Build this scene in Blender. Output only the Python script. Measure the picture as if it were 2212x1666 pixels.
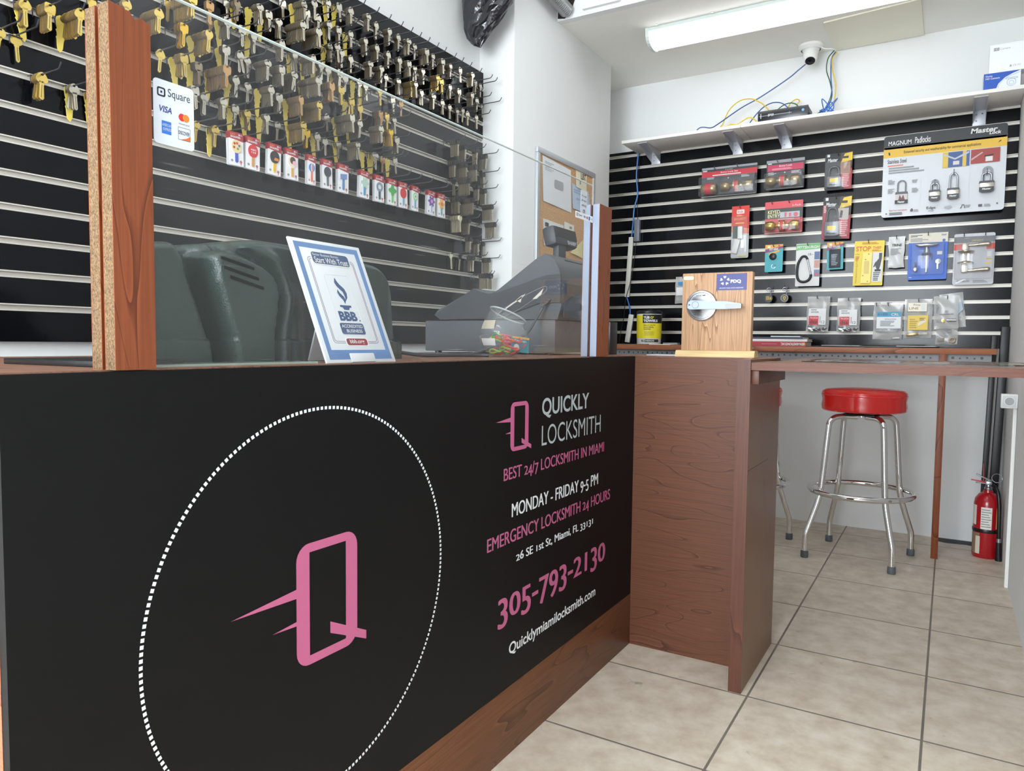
import bpy, bmesh, math, random
from mathutils import Matrix, Vector
for o in list(bpy.data.objects): bpy.data.objects.remove(o)
SC = bpy.context.scene
COL = SC.collection
random.seed(7)
PI = math.pi
R = math.radians

# ------------------------------------------------------------------ camera
F_PX = 1579.0
YAW, PITCH, ROLL = R(30.93586516), R(-3.41433753), R(0.63761892)
fw = Vector((-math.sin(YAW) * math.cos(PITCH), math.cos(YAW) * math.cos(PITCH), math.sin(PITCH)))
rt = Vector((math.cos(YAW), math.sin(YAW), 0))
up = rt.cross(fw)
rt, up = math.cos(ROLL) * rt + math.sin(ROLL) * up, -math.sin(ROLL) * rt + math.cos(ROLL) * up
cam = bpy.data.cameras.new('camera')
cam.sensor_width = 36.0
cam.lens = F_PX / 2212 * 36.0
cam.clip_start = 0.02
cam_o = bpy.data.objects.new('camera', cam)
COL.objects.link(cam_o)
mw = Matrix.Identity(4)
for i in range(3):
    mw[i][0], mw[i][1], mw[i][2] = rt[i], up[i], -fw[i]
mw[0][3], mw[1][3], mw[2][3] = 0.8466, -2.16127, 0.96
cam_o.matrix_world = mw
SC.camera = cam_o

# ------------------------------------------------------------------ colour management, world, lights
SC.view_settings.view_transform = 'Standard'
SC.view_settings.look = 'None'
SC.view_settings.gamma = 1.0
SC.view_settings.use_curve_mapping = False
SC.view_settings.exposure = 0.8

world = bpy.data.worlds.new('world')
SC.world = world
world.use_nodes = True
bgn = world.node_tree.nodes['Background']
bgn.inputs[0].default_value = (0.86, 0.93, 1.0, 1)
bgn.inputs[1].default_value = 1.1

def area(name, loc, rot, sx, sy, power, color):
    l = bpy.data.lights.new(name, 'AREA')
    l.shape = 'RECTANGLE'; l.size = sx; l.size_y = sy; l.energy = power; l.color = color
    o = bpy.data.objects.new(name, l); COL.objects.link(o)
    o.location = loc; o.rotation_euler = rot
    return o
# daylight outside the storefront window behind the viewer
area('window_daylight', (-0.1, -4.45, 1.5), (R(90), 0, 0), 1.9, 2.4, 142, (0.87, 0.94, 1.0))
LED_ALCOVE = 2.6       # emission of the lamp diffusers
LED_FRONT = 5.0

# ------------------------------------------------------------------ materials
def lin(h):
    if isinstance(h, str):
        h = h.lstrip('#'); c = [int(h[i:i + 2], 16) / 255 for i in (0, 2, 4)]
    else:
        c = [v / 255 for v in h]
    return tuple(v / 12.92 if v <= 0.04045 else ((v + 0.055) / 1.055) ** 2.4 for v in c) + (1,)
MATS = {}
def new(name):
    m = bpy.data.materials.new(name); m.use_nodes = True
    MATS[name] = m
    return m, m.node_tree.nodes, m.node_tree.links, m.node_tree.nodes['Principled BSDF']
def pm(name, col, rough=0.5, metal=0.0, coat=0.0, spec=0.5, emis=0.0, bump=0.0, bscale=200, var=0.0, vscale=8):
    if name in MATS: return MATS[name]
    m, N, L, b = new(name)
    b.inputs['Base Color'].default_value = lin(col)
    b.inputs['Roughness'].default_value = rough
    b.inputs['Metallic'].default_value = metal
    b.inputs['Coat Weight'].default_value = coat
    b.inputs['Specular IOR Level'].default_value = spec
    if emis:
        b.inputs['Emission Color'].default_value = lin(col); b.inputs['Emission Strength'].default_value = emis
    if bump or var:
        tc = N.new('ShaderNodeTexCoord')
    if bump:
        n = N.new('ShaderNodeTexNoise'); n.inputs['Scale'].default_value = bscale; n.inputs['Detail'].default_value = 3
        L.new(tc.outputs['Object'], n.inputs['Vector'])
        bp = N.new('ShaderNodeBump'); bp.inputs['Strength'].default_value = bump; bp.inputs['Distance'].default_value = 0.004
        L.new(n.outputs['Fac'], bp.inputs['Height']); L.new(bp.outputs['Normal'], b.inputs['Normal'])
    if var:
        n2 = N.new('ShaderNodeTexNoise'); n2.inputs['Scale'].default_value = vscale; n2.inputs['Detail'].default_value = 4
        L.new(tc.outputs['Object'], n2.inputs['Vector'])
        mx = N.new('ShaderNodeMix'); mx.data_type = 'RGBA'
        c = lin(col)
        mx.inputs[6].default_value = tuple(v * (1 - var) for v in c[:3]) + (1,)
        mx.inputs[7].default_value = tuple(min(1, v * (1 + var)) for v in c[:3]) + (1,)
        L.new(n2.outputs['Fac'], mx.inputs[0]); L.new(mx.outputs[2], b.inputs['Base Color'])
    return m
def clear(name, tint=(1, 1, 1, 1), haze=0.05, ior=1.45, rough=0.03, hazecol=(0.9, 0.92, 0.95, 1), scratch=False):
    if name in MATS: return MATS[name]
    m, N, L, b = new(name)
    N.remove(b)
    out = N['Material Output']
    t = N.new('ShaderNodeBsdfTransparent'); t.inputs[0].default_value = tint
    g = N.new('ShaderNodeBsdfGlossy'); g.inputs['Roughness'].default_value = rough
    d = N.new('ShaderNodeBsdfDiffuse'); d.inputs[0].default_value = hazecol
    fr = N.new('ShaderNodeFresnel'); fr.inputs[0].default_value = ior
    m1 = N.new('ShaderNodeMixShader'); m2 = N.new('ShaderNodeMixShader')
    m1.inputs[0].default_value = haze
    L.new(t.outputs[0], m1.inputs[1]); L.new(d.outputs[0], m1.inputs[2])
    ge = N.new('ShaderNodeNewGeometry'); iv = N.new('ShaderNodeMath'); iv.operation = 'SUBTRACT'; iv.inputs[0].default_value = 1
    L.new(ge.outputs['Backfacing'], iv.inputs[1])
    mfr = N.new('ShaderNodeMath'); mfr.operation = 'MULTIPLY'; L.new(fr.outputs[0], mfr.inputs[0]); L.new(iv.outputs[0], mfr.inputs[1])
    L.new(mfr.outputs[0], m2.inputs[0]); L.new(m1.outputs[0], m2.inputs[1]); L.new(g.outputs[0], m2.inputs[2])
    L.new(m2.outputs[0], out.inputs[0])
    if scratch:
        # dust film and thin scuffs: stretched noise thresholded into hairlines
        tc = N.new('ShaderNodeTexCoord'); tot = None
        n3 = N.new('ShaderNodeTexNoise'); n3.inputs['Scale'].default_value = 5; n3.inputs['Detail'].default_value = 5
        L.new(tc.outputs['Object'], n3.inputs['Vector'])
        mr = N.new('ShaderNodeMapRange'); mr.inputs[1].default_value = .35; mr.inputs[2].default_value = .8
        mr.inputs[3].default_value = haze * .75; mr.inputs[4].default_value = haze * 1.5
        L.new(n3.outputs['Fac'], mr.inputs[0]); tot = mr.outputs[0]
        for (rx, sc) in ((0.5, (1, 6.0, 150)), (-0.9, (1, 5, 190)), (1.6, (1, 9, 220))):
            mp = N.new('ShaderNodeMapping'); mp.inputs['Rotation'].default_value = (rx, 0, 0); mp.inputs['Scale'].default_value = sc
            L.new(tc.outputs['Object'], mp.inputs[0])
            n = N.new('ShaderNodeTexNoise'); n.inputs['Scale'].default_value = 1.0; n.inputs['Detail'].default_value = 1
            L.new(mp.outputs[0], n.inputs['Vector'])
            r2 = N.new('ShaderNodeMapRange'); r2.inputs[1].default_value = .74; r2.inputs[2].default_value = .8
            r2.inputs[3].default_value = 0; r2.inputs[4].default_value = .09
            L.new(n.outputs['Fac'], r2.inputs[0])
            ad = N.new('ShaderNodeMath'); L.new(tot, ad.inputs[0]); L.new(r2.outputs[0], ad.inputs[1]); tot = ad.outputs[0]
        L.new(tot, m1.inputs[0])
    return m
def wood(name, dark, light, scale, rings=9.0, rough=0.42, fiber=(1, 1, 1), coat=0.0, contrast=1.0):
    m, N, L, b = new(name)
    tc = N.new('ShaderNodeTexCoord')
    mp = N.new('ShaderNodeMapping'); mp.inputs['Scale'].default_value = scale
    L.new(tc.outputs['Object'], mp.inputs[0])
    n = N.new('ShaderNodeTexNoise'); n.inputs['Scale'].default_value = 1.0; n.inputs['Detail'].default_value = 2.0
    n.inputs['Roughness'].default_value = 0.45; n.inputs['Distortion'].default_value = 0.3
    L.new(mp.outputs[0], n.inputs['Vector'])
    mu = N.new('ShaderNodeMath'); mu.operation = 'MULTIPLY'; mu.inputs[1].default_value = rings
    L.new(n.outputs['Fac'], mu.inputs[0])
    fr = N.new('ShaderNodeMath'); fr.operation = 'FRACT'; L.new(mu.outputs[0], fr.inputs[0])
    ramp = N.new('ShaderNodeValToRGB')
    e = ramp.color_ramp.elements
    e[0].position = 0.0; e[0].color = lin(dark); e[1].position = 1.0; e[1].color = lin(light)
    dk, lt = lin(dark), lin(light)
    e2 = e.new(0.12); e2.color = tuple(dk[i] * .3 + lt[i] * .7 for i in range(3)) + (1,)
    e3 = e.new(0.94); e3.color = tuple(dk[i] * .35 + lt[i] * .65 for i in range(3)) + (1,)
    L.new(fr.outputs[0], ramp.inputs[0])
    mp2 = N.new('ShaderNodeMapping'); mp2.inputs['Scale'].default_value = fiber
    L.new(tc.outputs['Object'], mp2.inputs[0])
    n2 = N.new('ShaderNodeTexNoise'); n2.inputs['Scale'].default_value = 1.0; n2.inputs['Detail'].default_value = 3
    L.new(mp2.outputs[0], n2.inputs['Vector'])
    r2 = N.new('ShaderNodeMapRange'); r2.inputs[1].default_value = .3; r2.inputs[2].default_value = .7
    r2.inputs[3].default_value = 1 - .22 * contrast; r2.inputs[4].default_value = 1 + .14 * contrast
    L.new(n2.outputs['Fac'], r2.inputs[0])
    hs = N.new('ShaderNodeHueSaturation'); L.new(r2.outputs[0], hs.inputs['Value'])
    L.new(ramp.outputs[0], hs.inputs['Color']); L.new(hs.outputs[0], b.inputs['Base Color'])
    b.inputs['Roughness'].default_value = rough; b.inputs['Coat Weight'].default_value = coat; b.inputs['Specular IOR Level'].default_value = .35
    return m
def speckle(name, cols, scale=300, rough=0.85):
    m, N, L, b = new(name)
    tc = N.new('ShaderNodeTexCoord')
    mp = N.new('ShaderNodeMapping'); mp.inputs['Scale'].default_value = (1, 1, .6); L.new(tc.outputs['Object'], mp.inputs[0])
    n = N.new('ShaderNodeTexNoise'); n.inputs['Scale'].default_value = scale; n.inputs['Detail'].default_value = 3; n.inputs['Roughness'].default_value = .7
    L.new(mp.outputs[0], n.inputs['Vector'])
    ramp = N.new('ShaderNodeValToRGB'); e = ramp.color_ramp.elements
    e[0].position = .32; e[0].color = lin(cols[0]); e[1].position = .62; e[1].color = lin(cols[2])
    k = e.new(.47); k.color = lin(cols[1])
    L.new(n.outputs['Fac'], ramp.inputs[0]); L.new(ramp.outputs[0], b.inputs['Base Color'])
    bp = N.new('ShaderNodeBump'); bp.inputs['Strength'].default_value = .5; bp.inputs['Distance'].default_value = .002
    L.new(n.outputs['Fac'], bp.inputs['Height']); L.new(bp.outputs['Normal'], b.inputs['Normal'])
    b.inputs['Roughness'].default_value = rough
    return m
def tiles(name):
    m, N, L, b = new(name)
    tc = N.new('ShaderNodeTexCoord')
    mp = N.new('ShaderNodeMapping'); mp.inputs['Location'].default_value = (-0.4065 + .4165 * 20, 0.159 + .406 * 20, 0)
    L.new(tc.outputs['Object'], mp.inputs[0])
    br = N.new('ShaderNodeTexBrick'); br.offset = 0.0; br.squash = 1.0
    br.inputs['Scale'].default_value = 1.0; br.inputs['Brick Width'].default_value = .4165; br.inputs['Row Height'].default_value = .406
    br.inputs['Mortar Size'].default_value = .0034; br.inputs['Mortar Smooth'].default_value = .25; br.inputs['Bias'].default_value = 0
    br.inputs['Color1'].default_value = (0, 0, 0, 1); br.inputs['Color2'].default_value = (1, 1, 1, 1); br.inputs['Mortar'].default_value = (.5, .5, .5, 1)
    L.new(mp.outputs[0], br.inputs['Vector'])
    n = N.new('ShaderNodeTexNoise'); n.inputs['Scale'].default_value = 14; n.inputs['Detail'].default_value = 7; n.inputs['Roughness'].default_value = .62
    L.new(tc.outputs['Object'], n.inputs['Vector'])
    ramp = N.new('ShaderNodeValToRGB'); e = ramp.color_ramp.elements
    e[0].position = .3; e[0].color = lin((192, 176, 157)); e[1].position = .7; e[1].color = lin((224, 213, 197))
    k = e.new(.5); k.color = lin((210, 197, 179))
    L.new(n.outputs['Fac'], ramp.inputs[0])
    tv = N.new('ShaderNodeMapRange'); tv.inputs[3].default_value = .95; tv.inputs[4].default_value = 1.04
    L.new(br.outputs['Color'], tv.inputs[0])
    hs = N.new('ShaderNodeHueSaturation'); L.new(tv.outputs[0], hs.inputs['Value']); L.new(ramp.outputs[0], hs.inputs['Color'])
    # sparse dirt flecks
    n2 = N.new('ShaderNodeTexNoise'); n2.inputs['Scale'].default_value = 26; n2.inputs['Detail'].default_value = 6
    L.new(tc.outputs['Object'], n2.inputs['Vector'])
    r2 = N.new('ShaderNodeMapRange'); r2.inputs[1].default_value = .68; r2.inputs[2].default_value = .76; r2.inputs[4].default_value = .45
    L.new(n2.outputs['Fac'], r2.inputs[0])
    mx0 = N.new('ShaderNodeMix'); mx0.data_type = 'RGBA'; mx0.inputs[7].default_value = lin((128, 116, 102))
    L.new(r2.outputs[0], mx0.inputs[0]); L.new(hs.outputs[0], mx0.inputs[6])
    # one grey scuff in front of the counter end
    vd = N.new('ShaderNodeVectorMath'); vd.operation = 'DISTANCE'; vd.inputs[1].default_value = (.115, -.245, 0)
    L.new(tc.outputs['Object'], vd.inputs[0])
    r5 = N.new('ShaderNodeMapRange'); r5.inputs[1].default_value = .02; r5.inputs[2].default_value = .13; r5.inputs[3].default_value = .62; r5.inputs[4].default_value = .9
    L.new(vd.outputs['Value'], r5.inputs[0])
    cmp_ = N.new('ShaderNodeMath'); cmp_.operation = 'SUBTRACT'; L.new(n2.outputs['Fac'], cmp_.inputs[0]); L.new(r5.outputs[0], cmp_.inputs[1])
    r6 = N.new('ShaderNodeMapRange'); r6.inputs[1].default_value = -.03; r6.inputs[2].default_value = .06; r6.inputs[4].default_value = .7; L.new(cmp_.outputs[0], r6.inputs[0])
    mx9 = N.new('ShaderNodeMix'); mx9.data_type = 'RGBA'; mx9.inputs[7].default_value = lin((132, 124, 114)); L.new(r6.outputs[0], mx9.inputs[0]); L.new(mx0.outputs[2], mx9.inputs[6]); mx0 = mx9
    n4 = N.new('ShaderNodeTexNoise'); n4.inputs['Scale'].default_value = 6; n4.inputs['Detail'].default_value = 4
    L.new(tc.outputs['Object'], n4.inputs['Vector'])
    gr = N.new('ShaderNodeMix'); gr.data_type = 'RGBA'; gr.inputs[6].default_value = lin((84, 79, 72)); gr.inputs[7].default_value = lin((146, 138, 126))
    L.new(n4.outputs['Fac'], gr.inputs[0])
    mx = N.new('ShaderNodeMix'); mx.data_type = 'RGBA'
    L.new(br.outputs['Fac'], mx.inputs[0]); L.new(mx0.outputs[2], mx.inputs[6]); L.new(gr.outputs[2], mx.inputs[7])
    L.new(mx.outputs[2], b.inputs['Base Color'])
    rr = N.new('ShaderNodeMapRange'); rr.inputs[3].default_value = .34; rr.inputs[4].default_value = .55
    L.new(n.outputs['Fac'], rr.inputs[0]); L.new(rr.outputs[0], b.inputs['Roughness'])
    inv = N.new('ShaderNodeMath'); inv.operation = 'SUBTRACT'; inv.inputs[0].default_value = 1; L.new(br.outputs['Fac'], inv.inputs[1])
    ad = N.new('ShaderNodeMath'); ad.operation = 'MULTIPLY_ADD'; ad.inputs[1].default_value = .12
    L.new(n.outputs['Fac'], ad.inputs[0]); L.new(inv.outputs[0], ad.inputs[2])
    bp = N.new('ShaderNodeBump'); bp.inputs['Strength'].default_value = .5; bp.inputs['Distance'].default_value = .002
    L.new(ad.outputs[0], bp.inputs['Height']); L.new(bp.outputs['Normal'], b.inputs['Normal'])
    return m

WALL = pm('white wall paint', (228, 229, 228), .75, bump=.12, bscale=60)
CEIL = pm('ceiling paint', (240, 239, 232), .8, bump=.15, bscale=40)
TILE = tiles('beige ceramic tile')
BLK = pm('black slatwall laminate', (12, 13, 17), .14, bump=.012, bscale=300, spec=.24)
ALU = pm('aluminium groove insert', (205, 200, 190), .4, metal=.25)
PANEL = pm('black vinyl panel', (9, 9, 10), .5, bump=.05, bscale=500, spec=.2)
PINK = pm('pink vinyl', (190, 96, 136), .5)
VWHITE = pm('white vinyl', (226, 230, 232), .5)
VGREY = pm('pale grey vinyl', (176, 186, 188), .5)
WALNUT_H = wood('walnut laminate horizontal', (76, 44, 30), (112, 70, 50), (.9, 2, 7.0), 24, .42, (4, 6, 300))
WALNUT_K = wood('walnut laminate kickboard', (80, 46, 27), (124, 77, 47), (2, 1.6, 9), 7, .42, (6, 6, 240))
WALNUT_V = wood('walnut laminate vertical', (66, 35, 23), (98, 57, 41), (11, 11, 1.1), 4, .4, (300, 300, 8))
WALNUT_S = wood('walnut laminate side', (92, 58, 36), (120, 80, 53), (11, 11, 1.0), 3, .3, (260, 260, 6), contrast=.5)
WALNUT_T = wood('walnut laminate top', (112, 76, 60), (158, 116, 96), (2.0, 9, 5), 4, .35, (8, 200, 200))
CHERRY = wood('cherry laminate', (88, 40, 20), (140, 74, 41), (5, 12, 1.5), 11, .42, (240, 240, 6))
OAKBAR = wood('reddish counter edge', (116, 66, 42), (168, 106, 74), (2, 6, 10), 4, .42, (8, 200, 260))
OAK = wood('red oak board', (142, 98, 68), (206, 167, 130), (16, 5, 1.3), 11, .5, (330, 100, 10), contrast=1.2)
PINE = wood('pale moulding', (196, 164, 112), (226, 198, 148), (2, 9, 9), 3, .5, (8, 100, 100))
CHIP = speckle('particle board edge', ((58, 40, 24), (100, 76, 50), (128, 104, 74)), 650)
CORK = speckle('cork', ((170, 126, 82), (202, 158, 110), (218, 178, 132)), 260)
CHROME = pm('chrome', (232, 232, 232), .06, metal=1)
STEEL = pm('brushed steel', (176, 180, 186), .3, metal=1)
STEEL_D = pm('satin nickel', (178, 168, 150), .34, metal=.8)
BRASS = pm('brass', (214, 178, 92), .22, metal=1)
ABRASS = pm('antique brass', (158, 140, 104), .28, metal=.7)
WIRE = pm('dark wire', (92, 92, 98), .35, metal=.85)
REDV = pm('red vinyl', (206, 34, 30), .22, coat=.35)
RUBBER = pm('grey rubber', (88, 92, 98), .6)
BLKP = pm('black plastic', (20, 20, 22), .35)
BLKM = pm('black painted metal', (22, 22, 24), .4, var=.3, vscale=30)
WHP = pm('white plastic', (232, 232, 228), .45)
IVORY = pm('ivory plastic', (232, 229, 210), .5)
GREYP = pm('register grey plastic', (78, 82, 86), .5, bump=.08, bscale=500)
GREYD = pm('dark register plastic', (54, 57, 62), .5)
GREEN = pm('dark green moulded plastic', (34, 50, 44), .28, bump=.22, bscale=420)
KSILV = pm('nickel key', (210, 204, 188), .26, metal=.88)
KGOLD = pm('brass key', (226, 198, 112), .25, metal=.85)
KCOPP = pm('bronze key', (198, 158, 110), .34, metal=.7)
KNICK = pm('dull key', (168, 150, 128), .4, metal=.7)
KBRIT = pm('bright brass key', (236, 192, 62), .28, metal=.7)
KEDGE = pm('shade painted key edge', (112, 100, 82), .55, metal=.6)  # stack shade painted into the key sides, which are the same metal
KTAG = pm('yellow plastic tag', (218, 196, 92), .45)
KBLACK = pm('black key plastic', (36, 37, 40), .45)
KWHITE = pm('cream key plastic', (220, 216, 184), .45)
PANE = clear('clear acrylic sheet', (.985, .99, .99, 1), .015, 1.4, .02, scratch=True)
PEDGE = pm('acrylic edge', (206, 220, 216), .2)
BLIST = clear('clear blister plastic', (.97, .97, .97, 1), .04, 1.4, .06)
BAGC = clear('clear poly bag', (.95, .95, .95, 1), .36, 1.4, .12, (.8, .8, .78, 1))
GLASS = clear('clear bowl glass', (.95, .96, .96, 1), .07, 1.6, .02)
ASHEET = clear('green tinted acrylic', (.72, .82, .74, 1), .5, 1.45, .1, (.62, .72, .64, 1))
def C(h, rough=.45):
    n = 'print %s' % (h if isinstance(h, str) else '%02x%02x%02x' % tuple(h))
    return pm(n, h, rough)
W_, K_ = C('dfdfdd'), C('1c1c1e')
RED, YEL, BLU, TEAL, GRN = C('c8303c'), C('eac63c'), C('2456b4'), C('43a9b4'), C('6cb86a')
GRY, DGRY, LGRY = C('8c9094'), C('4a4d52'), C('d0d3d4')

# ------------------------------------------------------------------ mesh builder
_TXT = {}
def _text(s, bold):
    k = (s, bold)
    if k not in _TXT:
        cu = bpy.data.curves.new('t', 'FONT'); cu.body = s; cu.size = 1; cu.resolution_u = 5; cu.offset = bold
        o = bpy.data.objects.new('t', cu)
        me = bpy.data.meshes.new_from_object(o)
        vs = [(v.co.x, v.co.y) for v in me.vertices]; fs = [tuple(p.vertices) for p in me.polygons]
        bpy.data.objects.remove(o); bpy.data.curves.remove(cu); bpy.data.meshes.remove(me)
        if not vs: vs = [(0, 0)]
        _TXT[k] = (vs, fs, min(v[0] for v in vs), max(v[0] for v in vs), min(v[1] for v in vs), max(v[1] for v in vs))
    return _TXT[k]
def circ(cx, cz, r, n=20, rz=None):
    rz = rz or r
    return [(cx + r * math.cos(2 * PI * i / n), cz + rz * math.sin(2 * PI * i / n)) for i in range(n)]
def rrect(x0, x1, z0, z1, r, n=4):
    p = []
    for cx, cz, a in ((x1 - r, z0 + r, -90), (x1 - r, z1 - r, 0), (x0 + r, z1 - r, 90), (x0 + r, z0 + r, 180)):
        for i in range(n + 1):
            t = R(a + 90 * i / n); p.append((cx + r * math.cos(t), cz + r * math.sin(t)))
    return p
class MB:
    def __init__(s):
        s.v = []; s.f = []; s.m = []; s.s = []; s.mats = []
    def mi(s, mat):
        if mat not in s.mats: s.mats.append(mat)
        return s.mats.index(mat)
    def add(s, vs, fs, mat, smooth=False, M=None):
        o = len(s.v); i = s.mi(mat)
        s.v += [tuple(M @ Vector(v)) if M else tuple(v) for v in vs]
        for f in fs:
            s.f.append(tuple(a + o for a in f)); s.m.append(i); s.s.append(smooth)
        return s
    def box(s, x0, x1, y0, y1, z0, z1, mat, bev=0.0, seg=2, M=None):
        if bev > 0:
            bm = bmesh.new(); bmesh.ops.create_cube(bm, size=1)
            for v in bm.verts:
                v.co = Vector(((x0 + x1) / 2 + v.co.x * (x1 - x0), (y0 + y1) / 2 + v.co.y * (y1 - y0), (z0 + z1) / 2 + v.co.z * (z1 - z0)))
            bmesh.ops.bevel(bm, geom=bm.edges[:], offset=bev, segments=seg, profile=.5, affect='EDGES')
            bm.verts.index_update()
            s.add([v.co[:] for v in bm.verts], [tuple(v.index for v in f.verts) for f in bm.faces], mat, True, M); bm.free()
            return s
        v = [(x, y, z) for x in (x0, x1) for y in (y0, y1) for z in (z0, z1)]
        return s.add(v, [(0, 1, 3, 2), (4, 6, 7, 5), (0, 4, 5, 1), (2, 3, 7, 6), (0, 2, 6, 4), (1, 5, 7, 3)], mat, False, M)
    def poly(s, p, y, mat, M=None):
        return s.add([(a, y, b) for a, b in p], [tuple(range(len(p)))], mat, False, M)
    def prism(s, p, y0, y1, mat, M=None, smooth=False, edge=None):
        n = len(p)
        s.add([(a, y0, b) for a, b in p], [tuple(range(n))], mat, False, M)
        s.add([(a, y1, b) for a, b in p], [tuple(range(n))[::-1]], mat, False, M)
        return s.add([(a, y0, b) for a, b in p] + [(a, y1, b) for a, b in p], [(i, i + n, (i + 1) % n + n, (i + 1) % n) for i in range(n)], edge or mat, smooth, M)
    def ring(s, po, pi, y0, y1, mat, M=None, edge=None):
        n = len(po)
        v = [(a, y, b) for y in (y0, y1) for q in (po, pi) for a, b in q]
        f = []
        for i in range(n):
            j = (i + 1) % n
            f += [(i, j, n + j, n + i), (2 * n + i, 3 * n + i, 3 * n + j, 2 * n + j), (i, 2 * n + i, 2 * n + j, j), (n + i, n + j, 3 * n + j, 3 * n + i)]
        s.add(v, f, mat, False, M)
        if edge:
            e = s.mi(edge); b = len(s.m) - 4 * n
            for i in range(n): s.m[b + 4 * i + 2] = s.m[b + 4 * i + 3] = e
        return s
    def tube(s, pts, r, mat, n=8, caps=True, M=None, closed=False):
        P = [Vector(p) for p in pts]; k = len(P); rr = r if isinstance(r, (list, tuple)) else [r] * k
        vs = []; nrm = None
        for i in range(k):
            a = P[(i - 1) % k] if (closed or i > 0) else P[i]; b = P[(i + 1) % k] if (closed or i < k - 1) else P[i]
            t = (b - a).normalized() if (b - a).length > 1e-9 else Vector((0, 0, 1))
            if nrm is None:
                nrm = t.orthogonal().normalized()
            else:
                nrm = (nrm - t * nrm.dot(t)); nrm = nrm.normalized() if nrm.length > 1e-6 else t.orthogonal().normalized()
            bn = t.cross(nrm)
            for j in range(n):
                q = 2 * PI * j / n
                vs.append(P[i] + (nrm * math.cos(q) + bn * math.sin(q)) * rr[i])
        fs = []
        for i in range(k if closed else k - 1):
            for j in range(n):
                a = i * n + j; b = i * n + (j + 1) % n; c = ((i + 1) % k) * n
                fs.append((a, b, c + (j + 1) % n, c + j))
        if caps and not closed:
            fs.append(tuple(range(n))[::-1]); fs.append(tuple(range((k - 1) * n, k * n)))
        return s.add(vs, fs, mat, True, M)
    def lathe(s, prof, mat, n=32, M=None, smooth=True):
        # profile (r, z) turned about local z
        vs = []; k = len(prof)
        for r, z in prof:
            for j in range(n):
                q = 2 * PI * j / n; vs.append((r * math.cos(q), r * math.sin(q), z))
        fs = [(i * n + j, i * n + (j + 1) % n, (i + 1) * n + (j + 1) % n, (i + 1) * n + j) for i in range(k - 1) for j in range(n)]
        return s.add(vs, fs, mat, smooth, M)
    def grid(s, P, mat, smooth=True, M=None):
        h = len(P); w = len(P[0])
        return s.add([p for row in P for p in row], [(i * w + j, i * w + j + 1, (i + 1) * w + j + 1, (i + 1) * w + j) for i in range(h - 1) for j in range(w - 1)], mat, smooth, M)
    def text(s, t, x0, x1, z0, z1, y, mat, bold=0.0, M=None, slant=0.0):
        vs, fs, a, b, c, d = _text(t, bold)
        sx = (x1 - x0) / max(b - a, 1e-6); sz = (z1 - z0) / max(d - c, 1e-6)
        return s.add([(x0 + (v[0] - a) * sx + slant * (v[1] - c) * sz, y, z0 + (v[1] - c) * sz) for v in vs], fs, mat, False, M)
    def old_text(s, t, x0, x1, zb, cap, xh, y, mat, bold=.02):
        # one line with old-style figures: 0 1 2 small, 3 4 5 7 9 hanging
        Hc = _text('H', 0); HH = _text('HH', 0); hh = Hc[5] - Hc[4]
        adv = 0; lay = []
        for ch in t:
            if ch == ' ': adv += .27; continue
            w3 = _text('H' + ch + 'H', 0)
            lay.append((ch, adv)); adv += (w3[3] - w3[2]) - (HH[3] - HH[2])
        xa = _text(lay[0][0], 0)[2]; xb = lay[-1][1] + _text(lay[-1][0], 0)[3]
        k = (x1 - x0) / (xb - xa)
        for ch, a0 in lay:
            vs, fs, a, b, c, d = _text(ch, 0)
            sz = cap / hh; dz = 0
            if ch in '012': sz = xh / hh
            elif ch in '34579': dz = -(cap - xh)
            z0 = zb + dz + (c if ch not in '0123456789' else 0) * sz
            for q, sh in enumerate((-bold, 0, bold)):
                s.add([(x0 + (a0 + v[0] - xa + sh) * k, y - .00012 * q, z0 + (v[1] - c) * sz) for v in vs], fs, mat)
        return s
    def mesh(s, name):
        me = bpy.data.meshes.new(name); me.from_pydata(s.v, [], s.f)
        for m in s.mats: me.materials.append(m)
        me.polygons.foreach_set('material_index', s.m); me.polygons.foreach_set('use_smooth', s.s)
        me.validate(); me.update()
        if any(s.s): me.set_sharp_from_angle(angle=R(42))
        return me
    def build(s, name, parent=None, loc=None, rot=None, label=None, cat=None, group=None, kind=None):
        o = bpy.data.objects.new(name, s.mesh(name)); COL.objects.link(o)
        if parent: o.parent = parent
        if loc: o.location = loc
        if rot: o.rotation_euler = rot
        tag(o, label, cat, group, kind)
        return o
def tag(o, label=None, cat=None, group=None, kind=None):
    if label: o['label'] = label
    if cat: o['category'] = cat
    if group: o['group'] = group
    if kind: o['kind'] = kind
    return o
def thing(name, label, cat, loc=(0, 0, 0), rz=0.0, group=None, rot=None):
    o = bpy.data.objects.new(name, None); COL.objects.link(o)
    o.empty_display_size = .05
    o.location = loc; o.rotation_euler = rot or (0, 0, rz)
    return tag(o, label, cat, group)
def dup(src, loc, label=None, group=None, parent=None):
    c = src.copy(); COL.objects.link(c); c.location = loc
    if label: c['label'] = label
    if group: c['group'] = group
    for ch in list(src.children):
        d = ch.copy(); COL.objects.link(d); d.parent = c
        for g in list(ch.children):
            e = g.copy(); COL.objects.link(e); e.parent = d
    return c
def RX(a): return Matrix.Rotation(R(a), 4, 'X')
def RY(a): return Matrix.Rotation(R(a), 4, 'Y')
def RZ(a): return Matrix.Rotation(R(a), 4, 'Z')
def T(x, y, z): return Matrix.Translation((x, y, z))
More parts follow.
